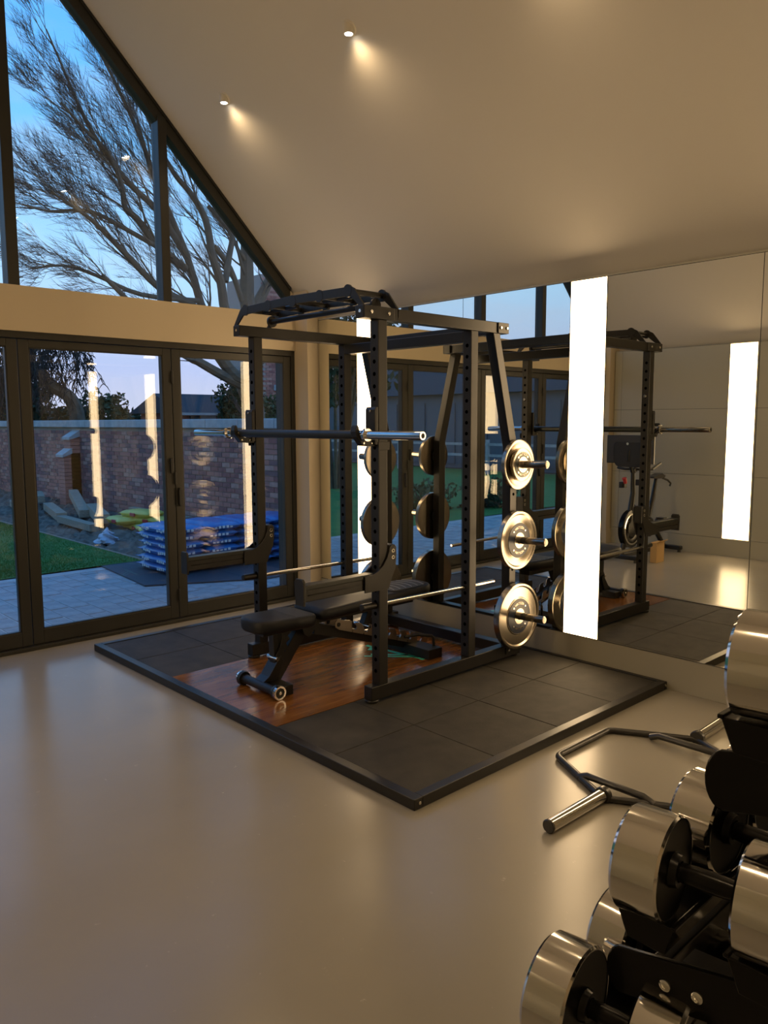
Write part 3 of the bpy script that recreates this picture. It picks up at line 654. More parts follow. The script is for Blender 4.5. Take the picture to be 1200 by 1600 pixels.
for i in range(6):
    p0, p1, p2 = Vector(hexp[i-1]), Vector(hexp[i]), Vector(hexp[(i+1) % 6])
    a = p1+(p0-p1).normalized()*.03; b = p1+(p2-p1).normalized()*.03
    for k in range(4):
        s = k/3; q = (1-s)**2*a+2*s*(1-s)*p1+s*s*b; pts.append((q.x, q.y, .0165))
pts.append(pts[0]); MB().tube(pts, .0155, 14, cap=False).build('hex_frame', K['hexblack'], hb, smooth=True)
for x in (-1.445, -.79):
    MB().tube([(x, -3.965, .0165), (x, -4.01, .036), (x, -4.285, .036), (x, -4.33, .0165)], .0165, 14).build('hand_grip', K['hexblack'], hb, smooth=True)

# ================================================================== DUMBBELLS AND THEIR RACK
def dumbbell(D, T, gap, label, loc, rot=0., grp='chrome ended dumbbells on the three tier rack'):
    t = thing('dumbbell', label, 'dumbbell', loc, grp); t.rotation_euler = (0, 0, 0); R = D/2
    c0 = Vector(loc); ax = Vector((math.sin(rot), -math.cos(rot), 0)); L = gap/2
    MB().ring(c0-ax*L, c0+ax*L, [(0, .0175), (.12, .0175), (.25, .0185), (.5, .0195), (.75, .0185), (.88, .0175), (1, .0175)], 24).build('handle', K['blackgloss'], t, smooth=True)
    for s_ in (-1, 1):
        a = c0+ax*(s_*L); b = c0+ax*(s_*(L+T))
        h = MB().ring(a, b, [(.0, R-.007), (.0, R-.004), (.05, R), (.93, R), (1, R-.005), (1, R-.012)], 64).build('chrome_head', K['brushed'], t, smooth=True)
        MB().ring(a, b, [(.045, .001), (.045, R*.45), (.02, R-.0075), (.0, R-.0065)], 56).build('inner_face', K['dbface'], h, smooth=True)
        MB().ring(a, b, [(1, R-.0115), (.97, R-.013), (.97, R*.62), (1.01, R*.60), (1.01, .001)], 56).build('outer_face', K['dbface'], h, smooth=True)
        MB().ring(a-ax*s_*.010, a+ax*s_*.003, [(0, .019), (0, .028), (1, .032)], 28).build('handle_collar', K['dbface'], h, smooth=True)
    return t
def dpos(left, T, gap, rot):     # centre of the dumbbell from the centre of its left head
    ax = Vector((math.sin(rot), -math.cos(rot), 0)); p = Vector(left)+ax*(T/2+gap/2); return tuple(p)
tiers = [
 ('lowest', .22, .088, .115, [(-3.165, -5.035, .482), (-2.895, -5.015, .473), (-2.655, -5.015, .473)]),
 ('middle', .19, .086, .118, [(-3.143, -5.195, .826), (-2.922, -5.20, .826), (-2.71, -5.20, .826)]),
 ('top', .175, .080, .115, [(-3.128, -5.370, 1.231), (-2.93, -5.372, 1.231), (-2.73, -5.372, 1.231)])]
wh = ['nearest the camera end', 'second from the camera end', 'third from the camera end, mostly hidden']
for nm, D, T, gap, ps in tiers:
    for i, p in enumerate(ps):
        rot = .12 if i == 0 else .0
        dumbbell(.202 if (i and nm == 'lowest') else D, T, gap, 'chrome ended dumbbell on the %s rack tier, %s' % (nm, wh[i]), dpos(p, T, gap, rot), rot)
dr = thing('dumbbell_rack', 'black three tier steel dumbbell rack with rounded end plates at bottom right', 'rack', (-2.7, -5.5, 0))
XA, XB = -3.142, -1.9
for (zc, yl, D) in ((.482, -5.035, .22), (.826, -5.195, .19), (1.229, -5.372, .175)):
    zs = zc-D/2                                   # saddle surface
    for k, yy in enumerate((yl, yl-.205)):
        # tray under each row of heads: trapezoid section, lip at both edges
        zt = zs-.002
        pr_ = [(yy+.058, zt), (yy-.055, zt), (yy-.040, zt-.058), (yy+.034, zt-.058)]
        o = MB().prism(pr_, 'x', XA-.02, XB).build('saddle_tray', K['blackgloss'], dr, bevel=.003)
        MB().box(XA-.022, XB, yy+.052, yy+.062, zt-.004, zt+.004).box(XA-.022, XB, yy-.060, yy-.050, zt-.004, zt+.004).build('tray_lip', K['blackgloss'], o, bevel=.002)
    # rounded end plate, rising towards the back
    zc2 = zs-(.145 if D < .2 and D > .18 else .118)
    L0, L1 = yl+.073, yl-.50; hh = .047 if D > .18 else .053
    P = []
    for k in range(13):
        a = -PI/2+PI*k/12; P.append((L0-.0+hh*.62*math.cos(a)-.02, zc2+hh*math.sin(a)))
    P += [(L1, zc2+.125+hh), (L1, zc2+.125-hh)]
    for (xa, xb) in ((XA-.006, XA+.006), (XB-.004, XB+.008)):
        e = MB().prism(P, 'x', xa, xb).build('end_plate', K['blackgloss'], dr, bevel=.003)
        if xa < -3:
            for j, yy in enumerate((yl-.038, yl-.098)):
                zz = zc2+.020+.010*j
                MB().ring((xa-.001, yy, zz), (xa-.006, yy, zz), [(0, .011), (.6, .0105), (1, .007), (1, .005), (.3, .0045), (.3, .0001)], 20).build('plate_bolt', K['bolt'], e, smooth=True)
    B(XA+.004, XB-.004, yl-.02, yl+.012, zc2-.03, zc2+.03).build('long_rail', K['blackgloss'], dr, bevel=.004)
    B(XA+.004, XB-.004, yl-.26, yl-.19, zc2-.01, zc2+.050).build('long_rail', K['blackgloss'], dr, bevel=.004)
for x in (XA+.06, XB-.06):
    MB().prism([(-5.62, 0), (-5.54, 0), (-5.62, 1.2), (-5.70, 1.2)], 'x', x-.03, x+.03).build('rack_post', K['black'], dr, bevel=.004)
    B(x-.03, x+.03, -5.80, -5.00, 0, .06).build('rack_foot', K['black'], dr, bevel=.004)
    for zc2, yl in ((.264, -5.035), (.623, -5.195), (1.03, -5.372)):
        MB().beam((x, -5.60, zc2+.03), (x, yl-.05, zc2), .03, .05, (1, 0, 0)).build('tier_arm', K['black'], dr)

# ================================================================== EXERCISE BIKE (seen in the mirror) AND BOX
bk = thing('exercise_bike', 'black exercise bike with a large screen, seen in the mirror by the far wall', 'exercise bike', (-4.3, -1.14, 0))
B(-3.80, -3.73, -1.37, -.90, .03, .08).build('front_stabiliser', K['black'], bk, bevel=.01)
B(-4.88, -4.81, -1.36, -.96, .03, .08).build('rear_stabiliser', K['black'], bk, bevel=.01)
for x, y in ((-3.765, -1.34), (-3.765, -.93), (-4.845, -1.33), (-4.845, -.99)): MB().cyl((x, y, 0), (x, y, .032), .02, 12).build('foot', K['hexblack'], bk)
MB().beam((-3.77, -1.14, .06), (-4.84, -1.14, .06), .05, .05).build('base_bar', K['black'], bk, bevel=.006)
MB().tube([(-3.80, -1.14, .08), (-3.95, -1.14, .45), (-4.02, -1.14, .78), (-4.0, -1.14, 1.05)], [.03, .04, .03, .022], 14).build('front_fork', K['black'], bk, smooth=True)
MB().tube([(-4.80, -1.14, .08), (-4.45, -1.14, .42), (-4.02, -1.14, .62)], [.03, .035, .035], 14).build('main_tube', K['black'], bk, smooth=True)
MB().tube([(-4.35, -1.14, .35), (-4.50, -1.14, .70), (-4.56, -1.14, .93)], [.035, .028, .02], 14).build('seat_tube', K['black'], bk, smooth=True)
fw = MB().ring((-3.98, -1.175, .36), (-3.98, -1.105, .36), [(0, .001), (0, .10), (.2, .12), (0, .20), (.1, .225), (.9, .225), (1, .20), (.8, .12), (1, .10), (1, .001)], 48).build('flywheel', K['blackgloss'], bk, smooth=True)
MB().ring((-3.98, -1.178, .36), (-3.98, -1.102, .36), [(0, .17), (0, .19), (1, .19), (1, .17)], 48).build('flywheel_ring', K['chrome'], fw, smooth=True)
MB().ring((-4.34, -1.20, .34), (-4.34, -1.12, .34), [(0, .001), (0, .105), (1, .105), (1, .001)], 32).build('crank_cover', K['black'], bk, smooth=True)
for s_, dz in ((-1, .12), (1, -.12)):
    MB().beam((-4.34, -1.14+s_*.09, .34), (-4.34+.10*s_, -1.14+s_*.10, .34+dz), .02, .025, (0, 1, 0)).build('crank', K['hexblack'], bk)
    B(-4.38+.10*s_, -4.30+.10*s_, -1.14+s_*.11, -1.14+s_*.20, .32+dz, .35+dz).build('pedal', K['hexblack'], bk, bevel=.005)
MB().prism([(-4.70, .955), (-4.62, .985), (-4.50, .965), (-4.40, .955), (-4.40, .935), (-4.52, .925), (-4.66, .925)], 'y', -1.20, -1.08).build('saddle', K['hexblack'], bk, bevel=.015)
for s_ in (-1, 1): MB().tube([(-4.62, -1.14+s_*.05, .93), (-4.70, -1.14+s_*.08, .90), (-4.74, -1.14+s_*.10, .86), (-4.72, -1.14+s_*.10, .83)], .012, 8).build('dumbbell_holder', K['black'], bk, smooth=True)
MB().tube([(-4.0, -1.14, 1.03), (-4.06, -1.14, 1.06)], .03, 12).build('handlebar_stem', K['black'], bk, smooth=True)
for s_ in (-1, 1): MB().tube([(-4.05, -1.14, 1.06), (-4.03, -1.14+s_*.12, 1.06), (-4.05, -1.14+s_*.22, 1.07), (-4.22, -1.14+s_*.23, 1.13)], .016, 10).build('handlebar', K['hexblack'], bk, smooth=True)
MB().ring((-3.93, -1.09, .90), (-3.90, -1.09, .96), [(0, .001), (0, .022), (1, .026), (1, .001)], 16).build('resistance_knob', K['red'], bk, smooth=True)
B(-4.02, -3.92, -1.27, -1.22, .88, .95).box(-4.02, -3.92, -1.06, -1.01, .84, .91).build('bottle_holder', K['black'], bk, bevel=.006)
MB().tube([(-3.98, -1.14, 1.03), (-3.90, -1.14, 1.18), (-3.91, -1.14, 1.30)], .018, 10).build('screen_arm', K['black'], bk, smooth=True)
sc_ = MB().prism([(-1.44, 1.13), (-.84, 1.13), (-.84, 1.46), (-1.44, 1.46)], 'x', -3.945, -3.915).build('screen', K['hexblack'], bk, bevel=.008)
MB().prism(rounded([(-1.30, 1.09), (-.98, 1.09), (-.94, 1.17), (-.94, 1.38), (-1.34, 1.38), (-1.34, 1.17)], .05), 'x', -3.916, -3.895).build('screen_rear_cover', K['black'], sc_, bevel=.004)
MB().ring((-3.897, -1.12, 1.36), (-3.8935, -1.12, 1.36), [(0, .001), (0, .014), (1, .014), (1, .005), (0, .004)], 18).build('round_mark', K['white'], sc_)
bx = thing('cardboard_box', 'small cardboard box standing beside the bike, seen in the mirror', 'box', (-4.02, -1.58, 0))
B(-4.11, -3.93, -1.51, -1.43, 0, .235).build('carton', K['card'], bx, bevel=.003)
MB().add([(-4.11,-1.51,.235),(-3.93,-1.51,.235),(-3.93,-1.55,.262),(-4.11,-1.55,.262),(-4.11,-1.51,.232),(-3.93,-1.51,.232),(-3.93,-1.552,.259),(-4.11,-1.552,.259)], [(0,1,2,3),(7,6,5,4),(0,3,7,4),(1,5,6,2),(0,4,5,1),(3,2,6,7)]).build('flap', K['card'], bx)

# ================================================================== GARDEN
GZ = -.05
# base earth and patio
struct(B(-40, 40, .02, 80, -.30, -.075).build('ground', K['soil']))
pt = B(-9, 1.9, .12, 2.80, -.073, GZ-.005); pt = struct(pt.build('patio', K['grout']))
sx, sl = .178, .34; stf = MB(); cnt = 0
base = MB().box(-sx/2+.006, sx/2-.006, -sl/2+.006, sl/2-.006, -.02, .0, .004)
me0 = None
for i in range(62):
    x = 1.85-sx*(i+.5); off = random.uniform(0, sl)
    y = .14-off; ends = []
    while y < 2.78:
        a, b = max(y, .14), min(y+sl, 2.78); y += sl
        if b-a < .04: continue
        h = GZ+random.uniform(0, .004)
        if i < 31 and cnt < 296:
            if me0 is None:
                o = MB().add([( (v[0]), (v[1]), v[2]) for v in base.v], base.f).build('paving_sett', K['slab'], None); me0 = o.data
            else:
                o = bpy.data.objects.new('paving_sett', me0); COL.objects.link(o)
            o.parent = pt; o.location = (x, (a+b)/2, h); o.scale = (1, (b-a-.012)/(sl-.012), 1); cnt += 1
        else: stf.box(x-sx/2+.006, x+sx/2-.006, a+.006, b-.006, h-.02, h)
stuff(stf.build('paving_sett', K['slab'], pt))
struct(B(-9, -.28, 2.80, 2.98, -.08, GZ+.002).build('patio_edging', K['coping']))
# lawn with metal edging
lw = MB(); n1, n2 = 30, 24
vs = []; fs = []
for j in range(n2+1):
    for i in range(n1+1):
        x = -16.4+(16.4-.15)*i/n1; y = 2.98+(24)*j/n2
        vs.append((x, y, GZ+.01+.015*math.sin(x*.7+y*.4)+random.uniform(-.003, .003)))
for j in range(n2):
    for i in range(n1): a = j*(n1+1)+i; fs.append((a, a+1, a+n1+2, a+n1+1))
lo = lw.add(vs, fs).build('lawn', K['grass']); tag(lo, 'short green lawn beyond the paved patio outside the doors', 'lawn'); stuff(lo)
def blades(x0, x1, y0, y1, n):
    m = MB(); vs = []; fs = []
    for k in range(n):
        x, y = random.uniform(x0, x1), random.uniform(y0, y1); a = random.uniform(0, PI); h = random.uniform(.018, .035); w = .006
        dx, dy = math.cos(a)*w, math.sin(a)*w; o = len(vs)
        vs += [(x-dx, y-dy, GZ+.005), (x+dx, y+dy, GZ+.005), (x+random.uniform(-.012, .012), y+random.uniform(-.012, .012), GZ+.01+h)]; fs.append((o, o+1, o+2))
    m.add(vs, fs); return m
gb = blades(-2.2, -.17, 3.0, 9, 42000).build('grass_blades', K['grass'], lo); stuff(gb)
ed = B(-.16, -.135, 2.9, 26, -.08, GZ+.035).build('lawn_edging', K['timber']); tag(ed, 'thin timber edging strip between lawn and dug soil border', 'edging')
# dug soil border
vs = []; fs = []; n1, n2 = 26, 150
for j in range(n2+1):
    for i in range(n1+1):
        x = -.13+(1.893+.13)*i/n1; y = 2.85+20*j/n2
        h = GZ-.01+.04*math.sin(x*5+y*1.3)*math.sin(y*2.1)+random.uniform(-.035, .04)+.04*min(1, i/8)
        vs.append((x, y, h if i > 0 else GZ-.03))
for j in range(n2):
    for i in range(n1): a = j*(n1+1)+i; fs.append((a, a+1, a+n1+2, a+n1+1))
so = MB().add(vs, fs).build('soil_border', K['soil']); tag(so, 'rough dug soil border between the lawn and the brick wall', 'soil'); stuff(so)
# brick garden wall
gw = thing('garden_wall', 'long red brick garden wall with stone coping beyond the border', 'wall', (1.95, 10, GZ))
B(1.915, 2.08, .30, 26, -.3, 1.535).build('mortar_core', K['mortar'], gw)
bl, bh = .225, .075
bmesh0 = [None]*4; nb = 0; rest = [MB() for _ in range(4)]
for r in range(22):
    z = -.10+r*bh
    if z+.065 > 1.535: break
    y = .30+(0 if r % 2 else bl/2); 
    while y < 25.7:
        k = random.choices(range(4), (5, 3, 2, 2))[0]; px_ = random.uniform(-.003, .003)
        if 3.2 < y < 6.4 and nb < 298 and z > .02:
            if bmesh0[k] is None:
                o = MB().box(-.015, .01, -.1075, .1075, -.0325, .0325, .003).build('brick', K['bricks'][k]); bmesh0[k] = o.data
            else: o = bpy.data.objects.new('brick', bmesh0[k]); COL.objects.link(o)
            o.parent = gw; o.location = Vector((1.914+px_, y+.1125, z+.0375))-gw.location; nb += 1
        else: rest[k].box(1.898+px_, 1.93, y+.004, y+.221, z+.005, z+.07)
        y += bl
for k in range(4): stuff(rest[k].build('brick', K['bricks'][k], gw))
y = .3
while y < 25.5:
    B(1.83, 2.16, y+.004, y+.896, 1.535, 1.675).build('coping_stone', K['coping'], gw, bevel=.012); y += .9
for yb in (9.9, 15.2, 20.5):
    bt = MB(); 
    for (d, z1) in ((.34, 1.02), (.20, 1.36)):
        z = -.1
        while z < z1-.01:
            bt.box(1.91-d, 1.92, yb-.16, yb+.16, z+.004, min(z+.071, z1)); z += bh
    p = bt.build('buttress', K['bricks'][0], gw)
    MB().prism([(1.91-.37, 1.0), (1.91-.18, 1.13), (1.91-.18, 1.02), (1.91-.37, .95)], 'y', yb-.19, yb+.19).build('sloped_cap', K['coping'], p)
    MB().prism([(1.91-.23, 1.34), (1.92, 1.49), (1.92, 1.36), (1.91-.23, 1.29)], 'y', yb-.19, yb+.19).build('sloped_cap', K['coping'], p)
# timber lengths on the soil
tg = 'rough timber lengths lying along the soil border'
tl = [((1.55, 9.3, .22), (.85, 7.1, .05), .13, 'thick pale timber propped up at an angle by the wall'), ((.95, 9.0, .03), (.55, 7.3, .01), .13, 'grey timber length lying flat in front of the propped one'),
      ((1.15, 7.5, .10), (.70, 6.0, .07), .15, 'short thick timber offcut nearest the yellow sacks'), ((.50, 7.2, -.01), (.42, 5.7, -.01), .11, 'thin timber batten nearest the lawn edge'),
      ((1.45, 10.9, .10), (1.0, 9.5, .12), .12, 'long dark timber along the wall foot'), ((1.50, 6.7, .1), (1.62, 5.0, .06), .10, 'timber batten behind the yellow sacks'),
      ((.80, 10.4, .0), (.45, 8.9, .0), .12, 'far timber length beside the brick buttress')]
for a, b, w, lb in tl:
    a = (a[0], a[1], a[2]+.06); b = (b[0], b[1], b[2]+.06); o = MB().beam(a, b, w*1.3, w).build('timber_length', K['timber'], bevel=.006); tag(o, lb, 'timber', tg)
# sacks
def sackmesh(L, Wd, H, seed, n=10):
    random.seed(seed); m = MB(); vs = []; fs = []
    for j in range(n+1):
        for i in range(n+1):
            u, v = i/n*2-1, j/n*2-1
            e = (1-abs(u)**4)*(1-abs(v)**4); t_ = H*.5*(.25+.75*max(e, 0)**.4)
            vs.append((u*Wd/2*(1+.02*math.sin(7*v+seed)), v*L/2*(1+.02*math.sin(5*u+seed)), H/2+t_+random.uniform(-.006, .006)*e))
    o = len(vs)
    for j in range(n+1):
        for i in range(n+1):
            x, y, z = vs[j*(n+1)+i]; vs.append((x, y, H-z if not (i in (0, n) or j in (0, n)) else z-.004))
    for j in range(n):
        for i in range(n):
            a = j*(n+1)+i; fs.append((a, a+1, a+n+2, a+n+1)); fs.append((o+a, o+a+n+1, o+a+n+2, o+a+1))
    for i in range(n): fs += [(i, o+i, o+i+1, i+1), (n*(n+1)+i, n*(n+1)+i+1, o+n*(n+1)+i+1, o+n*(n+1)+i)]
    for j in range(n): a = j*(n+1); b = a+n+1; fs += [(a, b, o+b, o+a), (a+n, o+a+n, o+b+n, b+n)]
    return m.add(vs, fs)
order = ['lowest', 'second lowest', 'third from the bottom', 'third from the top', 'second from the top', 'topmost']
mt = thing('rubber_mat', 'large dark rubber mat on the patio under the blue sacks', 'mat', (0, 2.3, GZ+.004))
MB().prism([(-.65, 3.05), (-.80, 1.60), (.30, 1.04), (1.75, 1.10), (1.78, 2.95)], 'z', GZ+.004, GZ+.018).build('mat_sheet', K['matting'], mt)
random.seed(5)
def sack_stack(cx, cy, nx, Wd, L, name, off=0):
    for kx in range(nx):
        for k in range(6):
            dx, dy = random.uniform(-.03, .03), random.uniform(-.03, .03)
            H = .098; loc = (cx+kx*(Wd+.01)+dx, cy+dy, GZ+.018+k*.086)
            lab = 'blue plastic sack, %s of the %s' % (order[k], name[kx])
            t = thing('compost_sack', lab, 'sack', loc, 'blue sacks stacked on the mat')
            b = sackmesh(L, Wd, H, k+kx*7+off); b.v = [(v[0]+loc[0], v[1]+loc[1], v[2]+loc[2]) for v in b.v]
            b.build('sack_body', K['blue'], t, smooth=True, auto=3)
            pm = MB(); rr = random.Random(k*3+kx)
            for q in range(2):
                y0 = loc[1]-L*.36+q*L*.45
                for c_ in range(4):
                    zz = loc[2]+H*.5+rr.uniform(-.006, .008); yy = y0+c_*.045
                    pm.box(loc[0]-Wd*.497-.004, loc[0]-Wd*.49+.004, yy, yy+.03, zz-.012, zz+.014)
            for c_ in range(5):
                xx = loc[0]-Wd*.35+c_*.05; pm.box(xx, xx+.032, loc[1]-L*.495-.004, loc[1]-L*.49+.004, loc[2]+H*.5-.012, loc[2]+H*.5+.014)
            pm.build('print', K['white'], t)
random.seed(11)
sack_stack(-.17, 2.22, 4, .46, .78, ['left front stack on the mat', 'second stack from the lawn', 'third stack from the lawn', 'stack nearest the brick wall'])
random.seed(3)
for i, (x, y, z, rz, lb) in enumerate([(1.05, 5.35, -.02, .2, 'yellow green sack at the bottom of the pile by the wall'), (.95, 4.95, .00, -.3, 'yellow green sack at the pile front, low'), (1.15, 5.2, .09, .5, 'yellow green sack in the middle of the pile'), (.85, 5.6, .08, -.1, 'yellow green sack slumped on the left of the pile'), (1.05, 5.4, .18, .3, 'yellow green sack with red print on top of the pile')]):
    t = thing('garden_sack', lb, 'sack', (x, y, z), 'yellow green sacks heaped on the soil')
    b = sackmesh(.62, .40, .12, 31+i); c_, s_ = math.cos(rz), math.sin(rz)
    b.v = [(x+v[0]*c_-v[1]*s_, y+v[0]*s_+v[1]*c_, z+v[2]) for v in b.v]; b.build('sack_body', K['bagyellow'], t, smooth=True, auto=3)
    MB().box(x-.215, x-.19, y-.16, y-.02, z+.04, z+.09).build('print', K['red'], t, bevel=.005)
random.seed(8)
wb = thing('carrier_bag', 'crumpled white carrier bag lying on the soil by the lawn edge', 'bag', (.18, 4.75, GZ))
bm_ = MB(); vs = []; fs = []; nn = 14
for j in range(nn+1):
    for i in range(nn):
        a = 2*PI*i/nn; r = .17*(1-(j/nn)**1.5)*(1+.25*math.sin(3*a+j)+random.uniform(-.12, .12)); vs.append((.20+r*math.cos(a)*.8, 4.75+r*math.sin(a)*1.1, GZ+.0+.21*(j/nn)**.8*(1+.1*math.sin(a*2))))
for j in range(nn):
    for i in range(nn): fs.append((j*nn+i, j*nn+(i+1) % nn, (j+1)*nn+(i+1) % nn, (j+1)*nn+i))
fs.append(tuple(range(nn))); bm_.add(vs, fs).build('bag_body', K['bagwhite'], wb)

# ---- trees
def grow(mb, tw, p, d, r, L, lev, rnd, bias, spread, leaves=None):
    n = 5 if lev > 0 else 3; pts = [p.copy()]; rs = [r]; dd = d.copy()
    for i in range(n):
        dd = (dd+Vector((rnd.uniform(-1, 1), rnd.uniform(-1, 1), rnd.uniform(-1, 1)))*spread+bias*.10).normalized()
        pts.append(pts[-1]+dd*(L/n)); rs.append(r*(1-.75*(i+1)/n))
    (mb if lev > 1 else tw).tube(pts, rs, 6 if lev > 1 else 3, cap=False)
    if leaves is not None and lev == 0: leaves.append(pts[-1])
    if lev > 0:
        k = {4: 6, 3: 6, 2: 6, 1: 5}.get(lev, 4)
        for j in range(k):
            q = rnd.uniform(.25, 1.0); idx = min(int(q*n), n-1); bp_ = pts[idx].lerp(pts[idx+1], q*n-idx)
            side = Vector((rnd.uniform(-1, 1), rnd.uniform(-1, 1), rnd.uniform(-1, 1))).normalized()
            nd = (dd*.9+side*.75+bias*.35).normalized()
            grow(mb, tw, bp_, nd, max(rs[idx]*.5, .0035), L*rnd.uniform(.45, .72), lev-1, rnd, bias, spread, leaves)
def limb(mb, tw, pts, r0, r1, rnd, bias, lev=3, k=9, L=1.6, q0=.15):
    n = len(pts); rs = [r0+(r1-r0)*i/(n-1) for i in range(n)]
    # smooth
    P = []; R_ = []
    for i in range(n-1):
        a = pts[max(i-1, 0)]; b = pts[i]; c = pts[i+1]; d = pts[min(i+2, n-1)]
        for s in range(4):
            t = s/4; P.append(.5*((2*b)+(c-a)*t+(2*a-5*b+4*c-d)*t*t+(3*b-a-3*c+d)*t**3)); R_.append(rs[i]+(rs[i+1]-rs[i])*t)
    P.append(pts[-1]); R_.append(rs[-1]); mb.tube(P, R_, 9, cap=False)
    for j in range(k):
        q = q0+(1-q0)*(j+rnd.random()*.8)/k; i = min(int(q*(len(P)-1)), len(P)-2)
        d = (P[i+1]-P[i]).normalized(); side = Vector((rnd.uniform(-1, 1), rnd.uniform(-1, 1), rnd.uniform(-1, 1))).normalized()
        grow(mb, tw, P[i], (d*.8+side*.6+bias*.5).normalized(), max(R_[i]*.35, .012), L*(1.15-.5*q), lev, rnd, bias, .16)
def T(l): return [at(u, v, y) for u, v, y in l]
tr = thing('bare_tree', 'large bare tree with many spreading limbs behind the brick wall', 'tree', tuple(at(405, 700, 11).to_2d())+(GZ,))
mb, tw = MB(), MB(); rnd = random.Random(4); bias = Vector((-.75, -.1, .65))
base = at(398, 655, 11.0); base = Vector((base.x, 11.0, GZ))
limb(mb, tw, [base, at(396, 640, 11), at(385, 600, 10.9), at(400, 550, 10.8), at(415, 500, 10.8)], .30, .20, rnd, bias, 1, 2, .8)
limb(mb, tw, T([(385, 605, 10.9), (345, 585, 10.6), (310, 565, 10.3), (285, 550, 10.1), (240, 520, 9.8), (200, 470, 9.5), (160, 430, 9.3)]), .13, .04, rnd, bias, 2, 8, 1.4)
limb(mb, tw, T([(405, 560, 10.8), (375, 590, 10.7), (345, 560, 10.6), (330, 530, 10.4), (322, 490, 10.3), (314, 475, 10.3), (292, 400, 10.2), (266, 336, 10.1), (235, 260, 10), (215, 190, 9.9)]), .17, .03, rnd, bias, 3, 9, 1.5, .35)
limb(mb, tw, T([(400, 560, 10.8), (370, 520, 10.6), (352, 485, 10.4), (345, 440, 10.3), (332, 400, 10.2), (322, 345, 10.2), (300, 305, 10.1), (275, 275, 10), (255, 240, 9.9), (225, 170, 9.7)]), .14, .03, rnd, bias, 3, 9, 1.4, .3)
limb(mb, tw, T([(415, 520, 10.8), (388, 480, 10.9), (386, 430, 10.9), (385, 370, 10.9), (380, 330, 10.9), (350, 260, 10.8), (310, 200, 10.7)]), .22, .06, rnd, bias, 3, 8, 1.3, .2)
limb(mb, tw, T([(352, 440, 10.3), (358, 400, 10.4), (362, 368, 10.4), (345, 345, 10.4), (325, 322, 10.4)]), .08, .05, rnd, bias, 2, 4, 1.0)
limb(mb, tw, T([(378, 470, 10.6), (360, 420, 10.5), (335, 385, 10.4)]), .07, .06, rnd, bias, 1, 3, .8)
limb(mb, tw, T([(400, 480, 11), (420, 440, 11), (440, 400, 11)]), .16, .08, rnd, Vector((.2, 0, .6)), 2, 5, 1.2)
limb(mb, tw, T([(300, 475, 10.2), (249, 450, 10), (190, 390, 9.6), (150, 350, 9.4), (118, 325, 9.2), (80, 300, 9)]), .085, .02, rnd, bias, 3, 11, 1.3, .1)
limb(mb, tw, T([(290, 420, 10.2), (246, 384, 10), (215, 343, 9.8), (196, 325, 9.7), (190, 290, 9.6), (170, 240, 9.5), (130, 200, 9.3), (95, 160, 9.1)]), .09, .02, rnd, bias, 3, 11, 1.3, .15)
limb(mb, tw, T([(292, 400, 10.2), (246, 330, 10), (205, 290, 9.8), (165, 240, 9.6), (130, 180, 9.4), (100, 110, 9.2), (72, 45, 9)]), .08, .012, rnd, bias, 3, 11, 1.3, .1)
limb(mb, tw, T([(280, 370, 10.2), (245, 290, 10), (225, 230, 9.9), (195, 160, 9.7), (160, 90, 9.6), (135, 50, 9.5)]), .07, .012, rnd, Vector((-.4, 0, .9)), 3, 10, 1.2, .1)
limb(mb, tw, T([(310, 470, 10.2), (220, 460, 9.9), (150, 430, 9.6), (100, 415, 9.4), (50, 420, 9.2)]), .06, .015, rnd, Vector((-.9, 0, .2)), 3, 9, 1.1, .1)
limb(mb, tw, T([(270, 400, 10), (200, 360, 9.7), (140, 330, 9.5), (80, 330, 9.3), (35, 320, 9.1)]), .06, .012, rnd, Vector((-.9, 0, .35)), 3, 10, 1.2, .1)
mb.build('limbs', K['bark'], tr, smooth=True); stuff(tw.build('twigs', K['twig'], tr))
print('tree faces', len(mb.f), len(tw.f))
# drooping tree at the left with a bent trunk
t2 = thing('weeping_tree', 'drooping dark tree with a bent trunk beyond the brick wall at left', 'tree', (at(120, 700, 17).x, 17, GZ))
mb, tw = MB(), MB(); rnd = random.Random(9)
b0 = at(122, 660, 17); b0.z = GZ
limb(mb, tw, [b0, at(121, 655, 17), at(113, 628, 17), at(102, 615, 17), at(80, 603, 17), at(62, 585, 17), at(40, 560, 17)], .24, .12, rnd, Vector((-.3, 0, .3)), 1, 3, 1.)
for i in range(210):
    u = rnd.uniform(-60, 136); v = rnd.uniform(480, 570) + max(0, (60-abs(u-60)))*-.2; p = at(u, v, 17+rnd.uniform(-1.5, 1.5))
    q = p.copy(); pts = [q.copy()]; dx = rnd.uniform(-.05, .07)
    Ln = rnd.uniform(.8, 2.0)*(1 if u < 120 else .7)
    for k in range(7): q = q+Vector((dx+rnd.uniform(-.05, .05), rnd.uniform(-.05, .05), -Ln/7)); pts.append(q.copy())
    tw.tube(pts, [.014]*4+[.009]*4, 3, cap=False)
    for k in range(9):
        c_ = pts[rnd.randint(1, 7)]; e = c_+Vector((rnd.uniform(-.18, .18), rnd.uniform(-.1, .1), rnd.uniform(-.30, -.05))); tw.tube([c_, (c_+e)/2+Vector((rnd.uniform(-.03, .03), 0, .03)), e], [.012, .016, .006], 3, cap=False)
for i in range(16):
    p = at(rnd.uniform(0, 60), rnd.uniform(540, 590), 17); q = at(rnd.uniform(-40, 130), rnd.uniform(490, 560), 17+rnd.uniform(-1, 1)); mb.tube([p, (p+q)/2+Vector((0, 0, .35)), q], [.06, .04, .02], 5, cap=False)
mb.build('limbs', K['bark'], t2, smooth=True); stuff(tw.build('hanging_twigs', K['twig'], t2))
